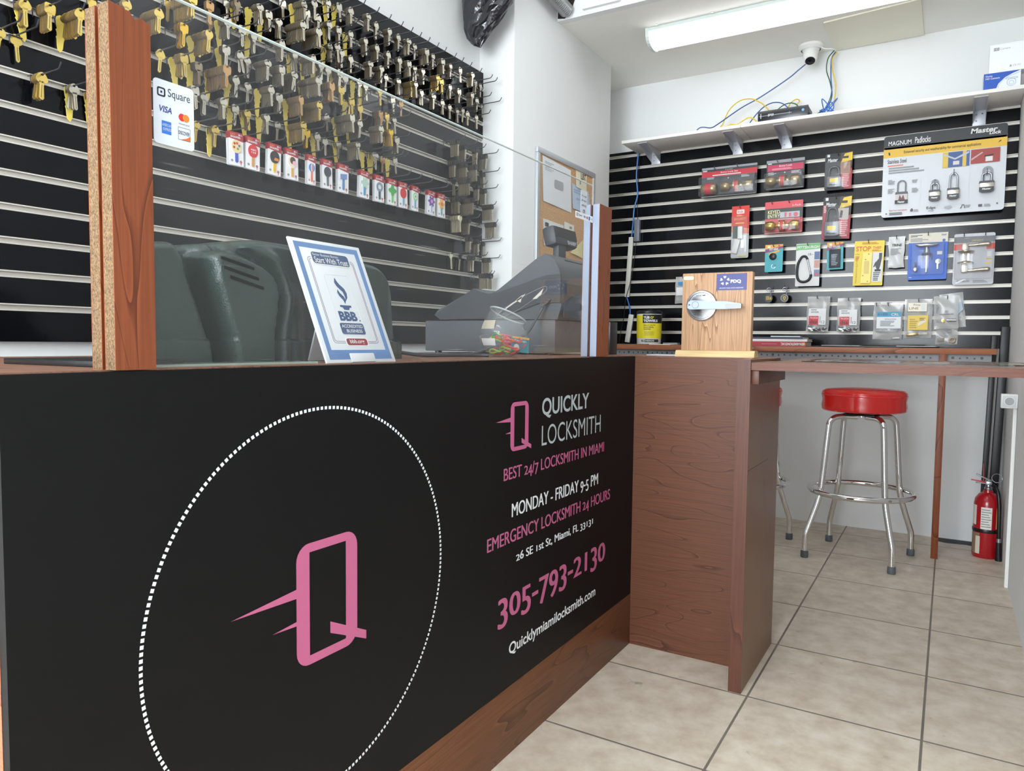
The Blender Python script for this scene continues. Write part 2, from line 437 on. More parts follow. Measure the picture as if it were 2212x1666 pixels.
def bez(pts, n=10):
    # smooth curve through the points (Catmull-Rom)
    P = [Vector(p) for p in pts]; Q = [P[0] * 2 - P[1]] + P + [P[-1] * 2 - P[-2]]; out = []
    for i in range(1, len(Q) - 2):
        for k in range(n):
            t = k / n; a, b, c, d = Q[i - 1:i + 3]
            out.append(.5 * ((2 * b) + (c - a) * t + (2 * a - 5 * b + 4 * c - d) * t * t + (3 * b - a - 3 * c + d) * t ** 3))
    return out + [P[-1]]

# ------------------------------------------------------------------ the setting
def struct(name, boxes, mat, bev=0.0):
    mb = MB()
    for b in boxes: mb.box(*b, mat, bev)
    return mb.build(name, kind='structure')
struct('floor', [(-1.06, 1.13, -4.26, 2.11, -.05, 0)], TILE)
struct('wall_left', [(-1.06, -1.0195, -4.25, 2.1, 0, 2.98)], WALL)
struct('wall_pillar', [(-1.05, -.84, .64, 1.694, 0, 2.98)], WALL, .006)
struct('wall_back', [(-1.06, 1.12, 2.0595, 2.11, 0, 2.6)], WALL)
struct('wall_right', [(1.08, 1.13, -4.25, 2.11, 0, 2.98)], WALL)
struct('ceiling', [(-1.05, 1.1, 1.0795, 2.09, 2.5, 2.54)], CEIL)
struct('trim_1', [(-.845, 1.1, 1.04, 1.08, 2.5, 2.97)], WALL)
struct('ceiling.001', [(-1.06, 1.13, -4.25, 1.1, 2.95, 3.0)], WALL)
struct('wall_front', [(-1.06, -.98, -4.25, -4.2, 0, 2.97), (.92, 1.12, -4.25, -4.2, 0, 2.97), (-.98, .92, -4.25, -4.2, 0, .18), (-.98, .92, -4.25, -4.2, 2.62, 2.97)], WALL)
mb = MB()
for b in ((-.98, -.93, -4.24, -4.19, .18, 2.62), (.87, .92, -4.24, -4.19, .18, 2.62), (-.06, 0, -4.24, -4.19, .18, 2.62), (-.98, .92, -4.24, -4.19, .18, .24), (-.98, .92, -4.24, -4.19, 2.56, 2.62)):
    mb.box(*b, STEEL_D, .004)
win = mb.build('window_1', kind='structure')
MB().box(-.93, .87, -4.222, -4.216, .24, 2.56, clear('shop window glass', haze=.01)).build('window_pane', win)

MB().add([(.80, 1.99, .0012), (.86, 1.965, .0012), (.95, 1.975, .0012), (1.0, 1.95, .0012), (1.075, 1.97, .0012), (1.079, 2.058, .0012), (.82, 2.058, .0012)], [tuple(range(7))], pm('broken tile bed', (74, 74, 76), .9, var=.5, vscale=40)).build('trim_2', kind='structure')
# ------------------------------------------------------------------ slatwalls
GROOVES = [1.027 + .0757 * k for k in range(15)]
def slatwall(x0, x1, z0, z1, label, loc, rz):
    t = thing('slatwall_panel', label, 'slatwall', loc, rz)
    mb = MB(); edges = [z0] + [g for g in GROOVES if z0 < g < z1] + [z1]
    mb.box(x0, x1, .011, .019, z0, z1, BLK)
    for i in range(len(edges) - 1):
        a = edges[i] + (.0075 if i else 0); b = edges[i + 1] - (.0075 if i < len(edges) - 2 else 0)
        mb.box(x0, x1, 0, .011, a, b, BLK)
    mb.build('panel', t)
    for g in edges[1:-1]:
        m2 = MB()
        m2.box(x0, x1, -.0012, .002, g + .0052, g + .0082, ALU).box(x0, x1, -.0012, .002, g - .0082, g - .0052, ALU)
        m2.box(x0, x1, .0068, .0108, g - .0074, g + .0074, ALU)
        m2.build('groove_insert', t)
    return t
slatwall(-2.6, .64, .948, 2.16, 'black slatwall behind the counter, hung with rows of key blanks', (-1.0, 0, 0), R(90))
slatwall(-1.0, 1.079, .955, 2.113, 'black slatwall on the back wall under the white shelf, hung with packaged locks', (0, 2.04, 0), 0)

# ------------------------------------------------------------------ the counter
M90 = RZ(90)
t = thing('service_counter', 'long front counter with black printed panel and walnut base, glass screen on top', 'counter', (0, 0, 0))
mb = MB()
mb.box(-.014, 0, -1.786, 0, .163, .9195, PANEL)
def pr(kind, *a, **k):
    getattr(mb, kind)(*a, **k, M=M90)
Y0 = -.0006
def q_logo(oy0, oy1, oz0, oz1, side, cap, rad, tail, spikes, mat):
    po = rrect(oy0, oy1, oz0, oz1, rad, 6); n = len(po)
    iy0, iy1, iz0, iz1 = oy0 + side, oy1 - side, oz0 + cap, oz1 - cap
    pi = rrect(iy0, iy1, iz0, iz1, .0008, 6)
    mb.add([(p[0], Y0, p[1]) for p in po] + [(p[0], Y0, p[1]) for p in pi], [(i, (i + 1) % n, n + (i + 1) % n, n + i) for i in range(n)], mat, M=M90)
    for p in [tail] + spikes: pr('poly', p, Y0 - .0002, mat)
q_logo(-1.386, -1.252, .449, .643, .027, .0145, .026, [(-1.315, .485), (-1.23, .446), (-1.23, .461), (-1.315, .504)],
       [[(-1.506, .566), (-1.385, .5625), (-1.385, .577)], [(-1.433, .522), (-1.385, .5195), (-1.385, .5265)]], PINK)
q_logo(-.754, -.672, .711, .823, .0165, .0095, .016, [(-.704, .727), (-.658, .708), (-.658, .718), (-.704, .738)],
       [[(-.818, .783), (-.753, .779), (-.753, .7895)], [(-.777, .754), (-.753, .7525), (-.753, .7575)]], PINK)
for i in range(226):
    a = 2 * PI * i / 226; c, s_ = math.cos(a), math.sin(a)
    r0, r1, w = .3085, .3135, .0026
    pr('poly', [(-1.327 + c * r + s_ * ww, .5415 + s_ * r - c * ww) for r, ww in ((r0, w), (r1, w), (r1, -w), (r0, -w))], Y0, VWHITE)
pr('text', 'QUICKLY', -.606, -.338, .7735, .824, Y0, VGREY, .018)
pr('text', 'LOCKSMITH', -.606, -.257, .7075, .757, Y0, VGREY, -.004)
pr_old = lambda *a, **k: mb2.old_text(*a, **k)
mb2 = MB()
mb2.old_text('BEST 24/7 LOCKSMITH IN MIAMI', -.781, -.231, .6485, .0275, .021, Y0, PINK, .012)
mb2.old_text('MONDAY - FRIDAY 9-5 PM', -.744, -.269, .5595, .031, .0235, Y0, VWHITE, .016)
mb2.old_text('EMERGENCY LOCKSMITH 24 HOURS', -.847, -.181, .5015, .0295, .022, Y0, PINK, .016)
mb2.old_text('26 SE 1st St, Miami, FL 33131', -.722, -.299, .4515, .0195, .0145, Y0, VWHITE, .02)
mb2.old_text('305-793-2130', -.798, -.211, .327, .067, .0525, Y0, PINK, .024)
mb2.text('Quicklymiamilocksmith.com', -.75, -.273, .2305, .2655, Y0, VWHITE, .018)
mb.add(mb2.v, mb2.f, PINK, M=M90)
base = len(mb.m) - len(mb2.m)
for i, mi in enumerate(mb2.m): mb.m[base + i] = mb.mi(mb2.mats[mi])
mb.build('front_panel', t)
MB().box(-.014, .0005, -1.786, 0, 0, .163, WALNUT_K, .001).build('kickboard', t)
MB().box(-.012, .353, 0, .016, 0, .9195, WALNUT_H).build('cross_panel', t, label='walnut cross panel with horizontal grain')
mb = MB().box(.353, .3882, -.155, -.1535, 0, .9195, WALNUT_V).box(.353, .388, -.1535, .245, 0, .9195, WALNUT_S)
mb.box(.3879, .3884, -.153, .11, .6172, .6184, C('3a2c22'))
mb.build('end_panel', t)
MB().box(-.014, -.7, -1.7865, -1.77, 0, .9, OAKBAR).build('side_panel', t)
mb = MB().box(-.70, -.014, -1.788, .25, .897, .9212, WALNUT_T).box(-.014, .353, .0165, .25, .897, .9212, WALNUT_T).box(.353, .40, .1, .25, .9196, .9206, WALNUT_T)
mb.build('countertop', t)
MB().box(.388, .408, -.142, .22, .853, .8905, WALNUT_V, .001).build('cleat', t)

# bar table between counter end and right wall
t = thing('bar_table', 'walnut bar table bridging from the counter end to the right wall', 'table', (0, 0, 0))
mb = MB().box(.3885, 1.0795, -.148, .70, .8912, .9118, WALNUT_T).box(.3885, 1.0795, -.1492, -.148, .8912, .912, wood('walnut table edge', (80, 44, 30), (112, 66, 47), (1.2, 2, 9), 10, .45, (5, 6, 300)))
mb.build('tabletop', t)
mb = MB().prism([(.475, -.09), (.985, -.02), (.985, -.55), (.45, -.62)], .912, .9138, C('14161a', .1), RX(90))
rg = random.Random(3); xx = .5
for i in range(9):
    w = rg.uniform(.04, .07)
    mb.box(xx, xx + w, .12 + rg.uniform(0, .06), .40 + rg.uniform(0, .1), .9138, .9141, C(rg.choice([(150, 150, 130), (110, 120, 140), (60, 66, 70), (40, 44, 50), (140, 140, 126), (80, 86, 80)]), .15))
    xx += w + .006
mb.build('counter_mat', label='glossy dark picture mat lying on the bar table', cat='mat')

# narrow ledge along the back wall
t = thing('wall_counter', 'narrow reddish wooden ledge along the back wall below the slatwall', 'counter', (0, 0, 0))
MB().box(-.839, 1.016, 1.62, 2.0385, .9275, .953, OAKBAR, .0015).build('countertop', t)
MB().box(.803, .831, 1.6215, 1.66, 0, .9275, CHERRY, .001).build('leg', t)
mb = MB(); GALV = pm('galvanised steel', (118, 120, 122), .5, metal=.3, var=.15, vscale=60)
HOLE = C('2a2622')
for a, b in ((-.82, .799), (.834, 1.0)):
    mb.box(a, b, 1.662, 1.665, .886, .9272, GALV)
    x = a + .02; k = 0
    while x < b - .01:
        mb.poly(circ(x, .909 if k % 2 else .911, .0042 + .002 * (k % 4 == 0), 12), 1.6617, HOLE); x += .0275; k += 1
mb.build('perforated_angle', t, label='galvanised perforated steel angle under the ledge')

# ------------------------------------------------------------------ glass screen and its posts
def post(name, label, y0, y1, edge, top, lean=0.0):
    t = thing(name, label, 'post', (0, (y0 + y1) / 2, .9212), 0, None, (R(lean), 0, 0))
    a, b = -(y1 - y0) / 2, (y1 - y0) / 2
    for (x0, x1, nm) in ((-.0195, 0.002, 'front_board'), (-.047, -.0255, 'rear_board')):
        mb = MB()
        rg = random.Random(5)
        # rough sawn top edge
        n = 10; pts = [(a + (b - a) * i / n, top - .9212 + (rg.uniform(-.004, .003) if edge is CHIP else 0) - (.01 * i / n if edge is CHIP else 0)) for i in range(n + 1)]
        P = [(a, 0), (b, 0)] + pts[::-1]
        mb.prism(P, -x1 + .0012, -x0 - .0012, edge, M90)
        mb.prism(P, -x1, -x1 + .0012, CHERRY, M90).prism(P, -x0 - .0012, -x0, CHERRY, M90)
        mb.box(x0 + .001, x1 - .001, b - .001, b + .0008, 0, top - .9212 - .012, CHERRY)
        mb.build(nm, t)
    return t
post('screen_post', 'cherry laminate post with raw chipboard edge at near end of the glass screen', -1.662, -1.611, CHIP, 1.346)
EDGEB = pm('pale blue edge band', (150, 160, 180), .45)
post('screen_post', 'short post with pale edge band at far end of the glass screen', -.298, -.216, EDGEB, 1.342, -.9)
t = thing('glass_screen', 'clear scuffed acrylic screen standing upright along the counter front', 'screen', (-.0225, 0, 0))
mb = MB().box(-.0025, .0025, -1.655, -.292, .9216, 1.394, PANE)
mb.build('sheet', t)
MB().box(-.0027, .0027, -1.655, -.292, 1.3928, 1.3945, PEDGE).build('top_edge', t)
MB().box(-.105, -.05, -1.60, -1.29, .9214, .9245, ASHEET).build('acrylic_offcut', label='greenish clear acrylic strip lying flat at the foot of the screen', cat='acrylic sheet')

def fmark(mb, x, z, s, y, k=K_):
    # rounded square ring with a small solid square inside
    mb.ring(rrect(x, x + s, z, z + s, s * .22), rrect(x + s * .17, x + s * .83, z + s * .17, z + s * .83, s * .12), y, y + .0002, k)
    mb.poly(rrect(x + s * .38, x + s * .62, z + s * .38, z + s * .62, s * .04), y, k)
def paycard(x0, x1, z0, z1, label):
    mb = MB(); w, h = x1 - x0, z1 - z0
    mb.prism(rrect(x0, x1, z0, z1, w * .09, 5), -.0008, 0, C('dfe6f0'))
    U = lambda u: x0 + u * w
    V = lambda v: z0 + v * h
    y = -.0011
    fmark(mb, U(.09), V(.735), w * .2, y, C('1d2430'))
    mb.text('Square', U(.35), U(.9), V(.725), V(.89), y, C('2b3340'))
    mb.text('VISA', U(.11), U(.44), V(.5), V(.6), y, C('2a3a8c'), .02, slant=.18)
    mb.poly(circ(U(.69), V(.5), w * .085), y, C('d8302c')); mb.poly(circ(U(.79), V(.5), w * .085), y - .0002, C('e08a34'))
    mb.text('mastercard', U(.61), U(.87), V(.385), V(.41), y, K_)
    mb.poly([(U(.19), V(.17)), (U(.42), V(.17)), (U(.42), V(.37)), (U(.19), V(.37))], y, C('2f78d8'))
    mb.text('AMERICAN', U(.2), U(.41), V(.285), V(.33), y - .0002, W_); mb.text('EXPRESS', U(.22), U(.42), V(.22), V(.265), y - .0002, W_)
    po = [(U(.59), V(.14)), (U(.9), V(.14)), (U(.9), V(.34)), (U(.59), V(.34))]
    mb.ring(po, [(U(.595), V(.145)), (U(.895), V(.145)), (U(.895), V(.335)), (U(.595), V(.335))], y, y + .0002, DGRY)
    mb.text('DISCOVER', U(.6), U(.88), V(.225), V(.285), y, K_, .01)
    mb.poly([(U(.66), V(.147)), (U(.892), V(.147)), (U(.892), V(.225)), (U(.8), V(.18))], y, C('e0702c'))
    mb.build('card_sticker', None, (-.0196, 0, 0), (0, 0, R(90)), label, 'sticker')
paycard(-1.595, -1.538, 1.205, 1.285, 'pale card payment sticker on the glass screen beside the near post')
mb = MB().prism(rrect(-.399, -.29, 1.2915, 1.3085, .001), -.0008, 0, C('e4e8ee'))
fmark(mb, -.395, 1.2965, .008, -.0011); mb.text('Square', -.383, -.36, 1.2965, 1.304, -.0011, K_)
mb.text('VISA', -.352, -.339, 1.2975, 1.3035, -.0011, C('2a3a8c'), .02); mb.poly(circ(-.329, 1.3, .004, 12), -.0011, C('c8403c'))
mb.poly(rrect(-.32, -.311, 1.295, 1.305, .001), -.0011, C('2f60b8')); mb.poly(rrect(-.306, -.295, 1.296, 1.304, .001), -.0011, W_); mb.text('DISC', -.3055, -.2955, 1.299, 1.3015, -.0013, K_)
mb.build('card_sticker', None, (-.0196, 0, 0), (0, 0, R(90)), 'slim horizontal card payment strip on the far end of the glass screen', 'sticker')
mb = MB().prism(rrect(-.358, -.317, 1.302, 1.372, .006), -.0005, 0, C('cdd3d8'))
for i, s_ in enumerate(('We accept', 'all major', 'credit cards')): mb.text(s_, -.353, -.322, 1.353 - i * .012, 1.36 - i * .012, -.0008, K_)
fmark(mb, -.343, 1.309, .012, -.0008)
mb.build('card_sticker', None, (-.0252, 0, 0), (0, 0, R(90)), 'grey upright sticker on the far end of the glass screen above the payment strip', 'sticker')

# ------------------------------------------------------------------ accreditation sign leaning back
t = thing('accreditation_sign', 'white framed sign with blue border leaning back behind the glass screen', 'sign', (-.036, -1.1955, .9214), 0, None, (0, R(0), R(90)))
tl = math.degrees(math.atan2(.092, .213)); L_ = .2335
MS = RX(-tl)
SB, SN, SR = C('5a7fb0'), C('2d4a74'), C('8c2030')
WS = pm('white sign board', (216, 219, 222), .3)
mb = MB()
w2 = .0875
mb.box(-w2, w2, 0, .004, 0, L_, WS, .001, M=MS)
ly = -.0003
mb.ring([(-w2 + .009, .006), (w2 - .009, .006), (w2 - .009, L_ - .007), (-w2 + .009, L_ - .007)], [(-w2 + .019, .0235), (w2 - .019, .0235), (w2 - .019, L_ - .017), (-w2 + .019, L_ - .017)], ly, 0, SB, MS)
for k, (i, c) in enumerate(((.031, SN), (.034, SR))):
    mb.ring(rrect(-w2 + i, w2 - i, .036 + i - .031, L_ - .034 - i + .031, .006), rrect(-w2 + i + .0007, w2 - i - .0007, .0367 + i - .031, L_ - .0347 - i + .031, .0055), ly, 0, c, MS)
mb.poly(rrect(-.046, .046, L_ - .047, L_ - .023, .006), ly - .0002, SN, MS)
mb.ring(rrect(-.047, .047, L_ - .048, L_ - .022, .0068), rrect(-.0452, .0452, L_ - .0462, L_ - .0238, .0055), ly - .0004, 0, W_, MS)
mb.text('Better Business Bureau', -.042, .02, L_ - .031, L_ - .026, ly - .0005, W_, M=MS)
mb.text('Start With Trust', -.041, .041, L_ - .0445, L_ - .033, ly - .0005, W_, .01, M=MS)
mb.ring(rrect(-.03, .03, .052, .168, .005), rrect(-.0295, .0295, .0525, .1675, .0045), ly, 0, LGRY, MS)
fl = [(-.004, .163), (-.0065, .154), (-.003, .145), (.008, .134), (.0095, .124), (.007, .118), (.009, .113), (.014, .124), (.0125, .136), (.004, .146), (-.001, .155)]
mb.poly([(-.006, .163), (-.010, .153), (-.007, .146), (.004, .135), (.006, .125), (.0045, .117), (.011, .124), (.013, .133), (.010, .142), (.001, .150), (-.003, .156)], ly, SN, MS)
mb.poly([(-.008, .140), (-.010, .133), (-.008, .127), (-.001, .119), (.001, .111), (.005, .119), (.003, .126), (-.004, .133)], ly, SN, MS)
mb.poly([(-.014, .105), (.014, .105), (.014, .109), (-.014, .109)], ly, SN, MS); mb.poly([(-.009, .105), (-.006, .1), (.006, .1), (.009, .105)], ly, SN, MS)
mb.text('BBB', -.024, .02, .0785, .097, ly, SN, .05, M=MS); mb.poly(circ(.025, .08, .0016, 8), ly, SN, MS)
mb.poly(rrect(-.0295, .0295, .053, .0745, .004), ly, SN, MS)
mb.text('ACCREDITED', -.026, .026, .0655, .0715, ly - .0002, W_, .01, M=MS); mb.text('BUSINESS', -.017, .022, .0565, .0625, ly - .0002, W_, .01, M=MS)
mb.poly(rrect(-.026, .026, .032, .045, .0045), ly - .0002, SR, MS)
mb.ring(rrect(-.028, .028, .03, .047, .0055), rrect(-.026, .026, .032, .045, .0045), ly - .0003, 0, W_, MS)
mb.text('bbb.org', -.018, .018, .0335, .0435, ly - .0004, W_, .01, M=MS)
mb.box(-.03, .03, -.003, -.0004, 0, .0165, WS, .0006, M=MS)
mb.build('sign_board', t)
MB().box(-.03, .03, .003, .006, 0, .12, WS, M=T(0, .10, 0) @ RX(18) @ T(0, -.0, 0)).build('easel_foot', t)

# ------------------------------------------------------------------ green machine cover behind the glass
t = thing('key_machine_cover', 'dark green moulded plastic machine hood with vent slots behind the screen', 'machine', (-.152, 0, .9212))
def sst(a, b, x):
    u = max(0, min(1, (x - a) / (b - a))); return u * u * (3 - 2 * u)
LBLOCK = [(-1.60, -.02), (-1.42, -.02), (-1.431, .039), (-1.449, .092), (-1.462, .124), (-1.472, .158), (-1.492, .185), (-1.52, .22), (-1.60, .22)]
HOUSE = [(-1.388, -.02), (-1.402, .038), (-1.424, .104), (-1.432, .126), (-1.438, .165), (-1.43, .175), (-1.415, .1785), (-1.394, .179), (-1.367, .174), (-1.337, .164), (-1.313, .15), (-1.301, .13), (-1.299, .11), (-1.303, .08), (-1.309, .039), (-1.31, -.02)]
def sd(P, y, z):
    best = 9.0; ins = False; n = len(P)
    for k in range(n):
        ax, ay = P[k]; bx, by = P[(k + 1) % n]
        dx, dy = bx - ax, by - ay
        u = max(0, min(1, ((y - ax) * dx + (z - ay) * dy) / (dx * dx + dy * dy)))
        best = min(best, math.hypot(y - ax - u * dx, z - ay - u * dy))
        if (ay > z) != (by > z) and y < (bx - ax) * (z - ay) / (by - ay) + ax: ins = not ins
    return best if ins else -best
def hood(y, z):
    # depth of the front face: left block, valley, arched vent housing and groove
    sl, sh = sd(LBLOCK, y, z), sd(HOUSE, y, z)
    d = .016 * sst(-.013, .010, sl) + .034 * sst(-.003, .013, sh)
    d -= .034 * (1 - sst(-.016, .004, sl)) * (1 - sst(-.004, .008, sh)) * sst(-1.375, -1.405, y)
    d -= .013 * math.exp(-((sh + .012) / .007) ** 2) * sst(-1.43, -1.40, y)
    d += .012 * math.exp(-((sh + .030) / .009) ** 2) * sst(-1.34, -1.29, y)
    d += .014 * math.exp(-((y + 1.252) / .017) ** 2) * sst(.15, .1, z)
    d -= .03 * sst(-1.0, -.935, y)
    return d * (.75 if z < .037 else 1) + (.009 if z < .037 else 0)
TOPZ = [(-1.60, .168), (-1.56, .170), (-1.52, .177), (-1.503, .182), (-1.474, .1825), (-1.423, .187), (-1.37, .198), (-1.319, .207), (-1.269, .208), (-1.20, .206), (-1.13, .203), (-1.01, .19), (-.99, .165), (-.969, .129), (-.955, .092), (-.945, .054), (-.936, .016), (-.934, 0)]
def top_z(y):
    for i in range(len(TOPZ) - 1):
        if TOPZ[i][0] <= y <= TOPZ[i + 1][0]:
            u = (y - TOPZ[i][0]) / (TOPZ[i + 1][0] - TOPZ[i][0]); return TOPZ[i][1] + (TOPZ[i + 1][1] - TOPZ[i][1]) * u
    return 0
rows = []; NY, NZ, YL = 210, 64, -1.575
for j in range(NY + 1):
    y = YL + (-.935 - YL) * j / NY
    tz = sum(top_z(max(YL, min(-.935, y + k * .006))) for k in range(-3, 4)) / 7
    row = []
    for i in range(NZ + 1):
        u = i / NZ
        if u < .84:
            z = (u / .84) * tz * .93; x = hood(y, z)
        else:
            a = (u - .84) / .16 * PI / 2
            z = tz * .93 + tz * .07 * math.sin(a); x = hood(y, tz * .93) - (1 - math.cos(a)) * .035
        row.append((x, y, z))
    dy = .2 * max(0, 1 - j / 50)
    row += [(-.09, y + dy * .3, tz * .985), (-.2, y + dy * .8, tz * .93), (-.25, y + dy, tz * .6), (-.25, y + dy, 0)]
    rows.append(row)
mb = MB().grid(rows, GREEN)
mb.add(rows[-1], [tuple(range(len(rows[-1])))], GREEN); mb.add(rows[0], [tuple(range(len(rows[0])))[::-1]], GREEN)
mb.build('hood', t)
mb = MB()
for (ya, za, yb, zb) in ((-1.424, .163, -1.362, .151), (-1.419, .149, -1.353, .135), (-1.408, .135, -1.343, .121)):
    P = []
    for a in range(13):
        u = a / 12; yy = ya + (yb - ya) * u; zz = za + (zb - za) * u
        P.append([(hood(yy, zz + q) + .0016, yy, zz + q) for q in (-.0026, 0, .0026)])
    mb.grid(P, pm('slot black', (2, 2, 2), .9, spec=0.0), False)
mb.build('vent_slots', t, label='three slanted black vent slots')

# ------------------------------------------------------------------ cash register
t = thing('cash_register', 'grey cash register seen from its side with a small pole display', 'cash register', (0, 0, .9212))
y0, y1 = -.17, .16
MY = Matrix.Identity(4)
MB().box(-.695, -.195, y0, y1, .006, .108, GREYP, .004).build('cash_drawer', t)
for x in (-.66, -.23):
    for y in (y0 + .03, y1 - .03): MB().lathe([(0, 0), (0.012, 0), (.012, .006)], BLKP, 12, T(x, y, 0)).build('foot', t)
prof = [(-.615, .113), (-.19, .109), (-.178, .15), (-.178, .225), (-.187, .262), (-.205, .294), (-.235, .3115), (-.262, .300), (-.405, .205), (-.437, .192), (-.47, .2), (-.495, .211), (-.645, .142), (-.655, .13), (-.645, .118)]
mb = MB().prism(prof, y0 + .004, y1 - .004, GREYP, smooth=True)
pts = [(-.175, .1)]
mb.build('housing', t)
mb = MB()
sk = [(-.655, .128), (-.495, .2112), (-.47, .2), (-.437, .193), (-.40, .197), (-.34, .213), (-.23, .245), (-.178, .247), (-.178, .16), (-.25, .16), (-.36, .125), (-.46, .113), (-.63, .111)]
mb.prism(sk, y0 - .002, y0 + .004, GREYD)
mb.build('side_skirt', t)
mb = MB()
for P in ([(-.405, .122), (-.39, .126), (-.37, .148), (-.34, .166), (-.3, .19), (-.31, .178), (-.345, .158), (-.385, .132)], [(-.275, .172), (-.245, .197), (-.236, .205), (-.244, .186), (-.26, .173)], [(-.335, .17), (-.31, .187), (-.318, .162)]):
    mb.poly(P, y0 - .0024, C('cfcabc'))
pa = [(-.405, .124), (-.37, .15), (-.30, .185), (-.235, .21), (-.225, .203), (-.235, .19), (-.28, .166), (-.33, .138), (-.38, .118), (-.402, .117)]
mb.tube(bez([(p[0], y0 - .002, p[1]) for p in pa + pa[:1]], 4), .0006, C('9a9b99'), 5)
mb.build('torn_label', t, label='half peeled sticker remains on the register side')
mb = MB().box(-.178, -.176, y0 + .02, y1 - .02, .115, .22, GREYD)
mb.build('rear_panel', t)
# recess, pole, display head
MB().box(-.265, -.205, -.085, .075, .262, .3, BLKP, .006).build('display_recess', t)
mb = MB().box(-.268, -.246, -.056, -.002, .28, .362, GREYD, .004); mb.build('display_pole', t)
MH = T(-.262, -.004, .378) @ RZ(90) @ RX(-12)
mb = MB(); hp = [(-.08, -.03), (.08, -.03), (.085, -.022), (.075, .03), (.068, .036), (-.06, .036), (-.085, .02), (-.088, -.015)]
mb.box(-.08, .08, -.018, .03, -.03, .034, GREYD, .012, M=MH)
mb.box(-.072, .074, -.0186, -.017, -.006, .028, BLKP, M=MH)
mb.text('SHARP', .0, .06, -.024, -.011, -.0184, C('c9ccce'), .015, M=MH)
mb.build('customer_display', t)
mb = MB()
P = bez([(-.215, y0 - .004, .17), (-.23, y0 - .012, .15), (-.245, y0 - .03, .11), (-.245, y0 - .1, .06), (-.26, y0 - .22, .03), (-.27, y0 - .34, .006), (-.30, y0 - .42, .004), (-.36, y0 - .46, .004)], 8)
mb.tube(P, .0038, GREYP, 8)
for k in range(6): mb.lathe([(.006, -.002), (.007, 0), (.006, .002)], GREYP, 10, T(-.216 - .003 * k, y0 - .005 - .0022 * k, .168 - .004 * k))
mb.build('power_cord', t)

# ------------------------------------------------------------------ tilted bowl with bands
BX, BY = -.15, -.545
t = thing('candy_bowl', 'round clear bowl with slanted mouth beside the register, holding coloured rubber bands', 'bowl', (BX, BY, .9214))
n = 40; rows = []
Rb = .063
for i in range(15):
    a = -PI / 2 + .35 + i * (1.93) / 14
    rows.append([(Rb * math.cos(a) * math.cos(2 * PI * j / n), Rb * math.cos(a) * math.sin(2 * PI * j / n), Rb * .94 + Rb * math.sin(a)) for j in range(n + 1)])
# slanted neck ring
top = []
MN = T(.0, .012, .093) @ RY(15) @ RX(-20)
for s_, h in ((.052, -.002), (.048, .012), (.0505, .016)):
    top.append([tuple(MN @ Vector((s_ * math.cos(2 * PI * j / n), s_ * math.sin(2 * PI * j / n), h))) for j in range(n + 1)])
mb = MB().grid(rows[:11] + top, GLASS)
mb.add([rows[0][j] for j in range(n)], [tuple(range(n))[::-1]], GLASS)
mb.build('bowl', t)
MB().tube([MN @ Vector((.0505 * math.cos(2 * PI * j / n), .0505 * math.sin(2 * PI * j / n), .016)) for j in range(n)], .0022, clear('rim glass', haze=.35, hazecol=(.85, .88, .88, 1)), 8, closed=True).build('rim', t)
ML = T(0, 0, Rb * .94) @ RZ(-72)
for (a0, a1, zz0, zz1, nm, c) in ((-34, 8, .012, .034, 'price_sticker', C((188, 178, 160))), (-22, 22, -.03, -.012, 'label_sticker', C('e4e4e4'))):
    P = []
    for k in range(8):
        a = R(a0 + (a1 - a0) * k / 7 - (0 if nm[0] == 'p' else 12))
        P.append([tuple(T(0, 0, Rb * .94) @ Vector(((Rb * math.cos(math.asin(z / Rb)) + .0008) * math.cos(a - R(88)), (Rb * math.cos(math.asin(z / Rb)) + .0008) * math.sin(a - R(88)), z))) for z in (zz0, (zz0 + zz1) / 2, zz1)])
    MB().grid(P, c).build(nm, t)
bc = [('orange', (232, 92, 52)), ('green', (104, 196, 84)), ('red', (222, 62, 60)), ('lime', (170, 214, 72)), ('yellow', (232, 208, 88)), ('pink', (228, 90, 128))]
rg = random.Random(11)
for k in range(26):
    nm, c = bc[k % 6]
    a = rg.uniform(0, 2 * PI); rr = rg.uniform(.0, .036); zz = .009 + .0017 * k
    M_ = T(BX + rr * math.cos(a), BY + rr * math.sin(a), .9214 + zz) @ RZ(rg.uniform(0, 180)) @ RX(rg.uniform(-50, 50) * min(1, k / 6))
    r1, r2 = rg.uniform(.011, .017), rg.uniform(.007, .012)
    MB().tube([(r1 * math.cos(2 * PI * j / 18), r2 * math.sin(2 * PI * j / 18), .003 * math.sin(4 * PI * j / 18)) for j in range(18)], .0024, C(c, .4), 7, closed=True).build('rubber_band', None, M_.translation, M_.to_euler(), '%s silicone band in the round bowl by the register' % nm, 'rubber band', 'coloured bands in the bowl')
mb = MB().prism([(-.026, -.02), (.026, -.021), (.027, .02), (-.025, .02)], -.003, .003, C('2f7f8c', .25))
mb.poly([(-.025, .014), (.0265, .014), (.0268, .0195), (-.025, .0195)], -.0034, C('e0a83c')); mb.text('Key Caps', -.018, .018, .004, .0125, -.0036, W_, .02)
mb.poly(circ(-.012, -.008, .008, 16), -.0036, W_); mb.poly([(.004, -.012), (.012, -.006), (.02, .003), (.014, .004), (.008, -.004)], -.0036, C('d8404c'))
mb.build('sachet', None, (BX + .038, BY + .02, .9214 + .032), (R(-8), R(6), R(62)), 'teal sachet of key caps in the round bowl', 'packet')

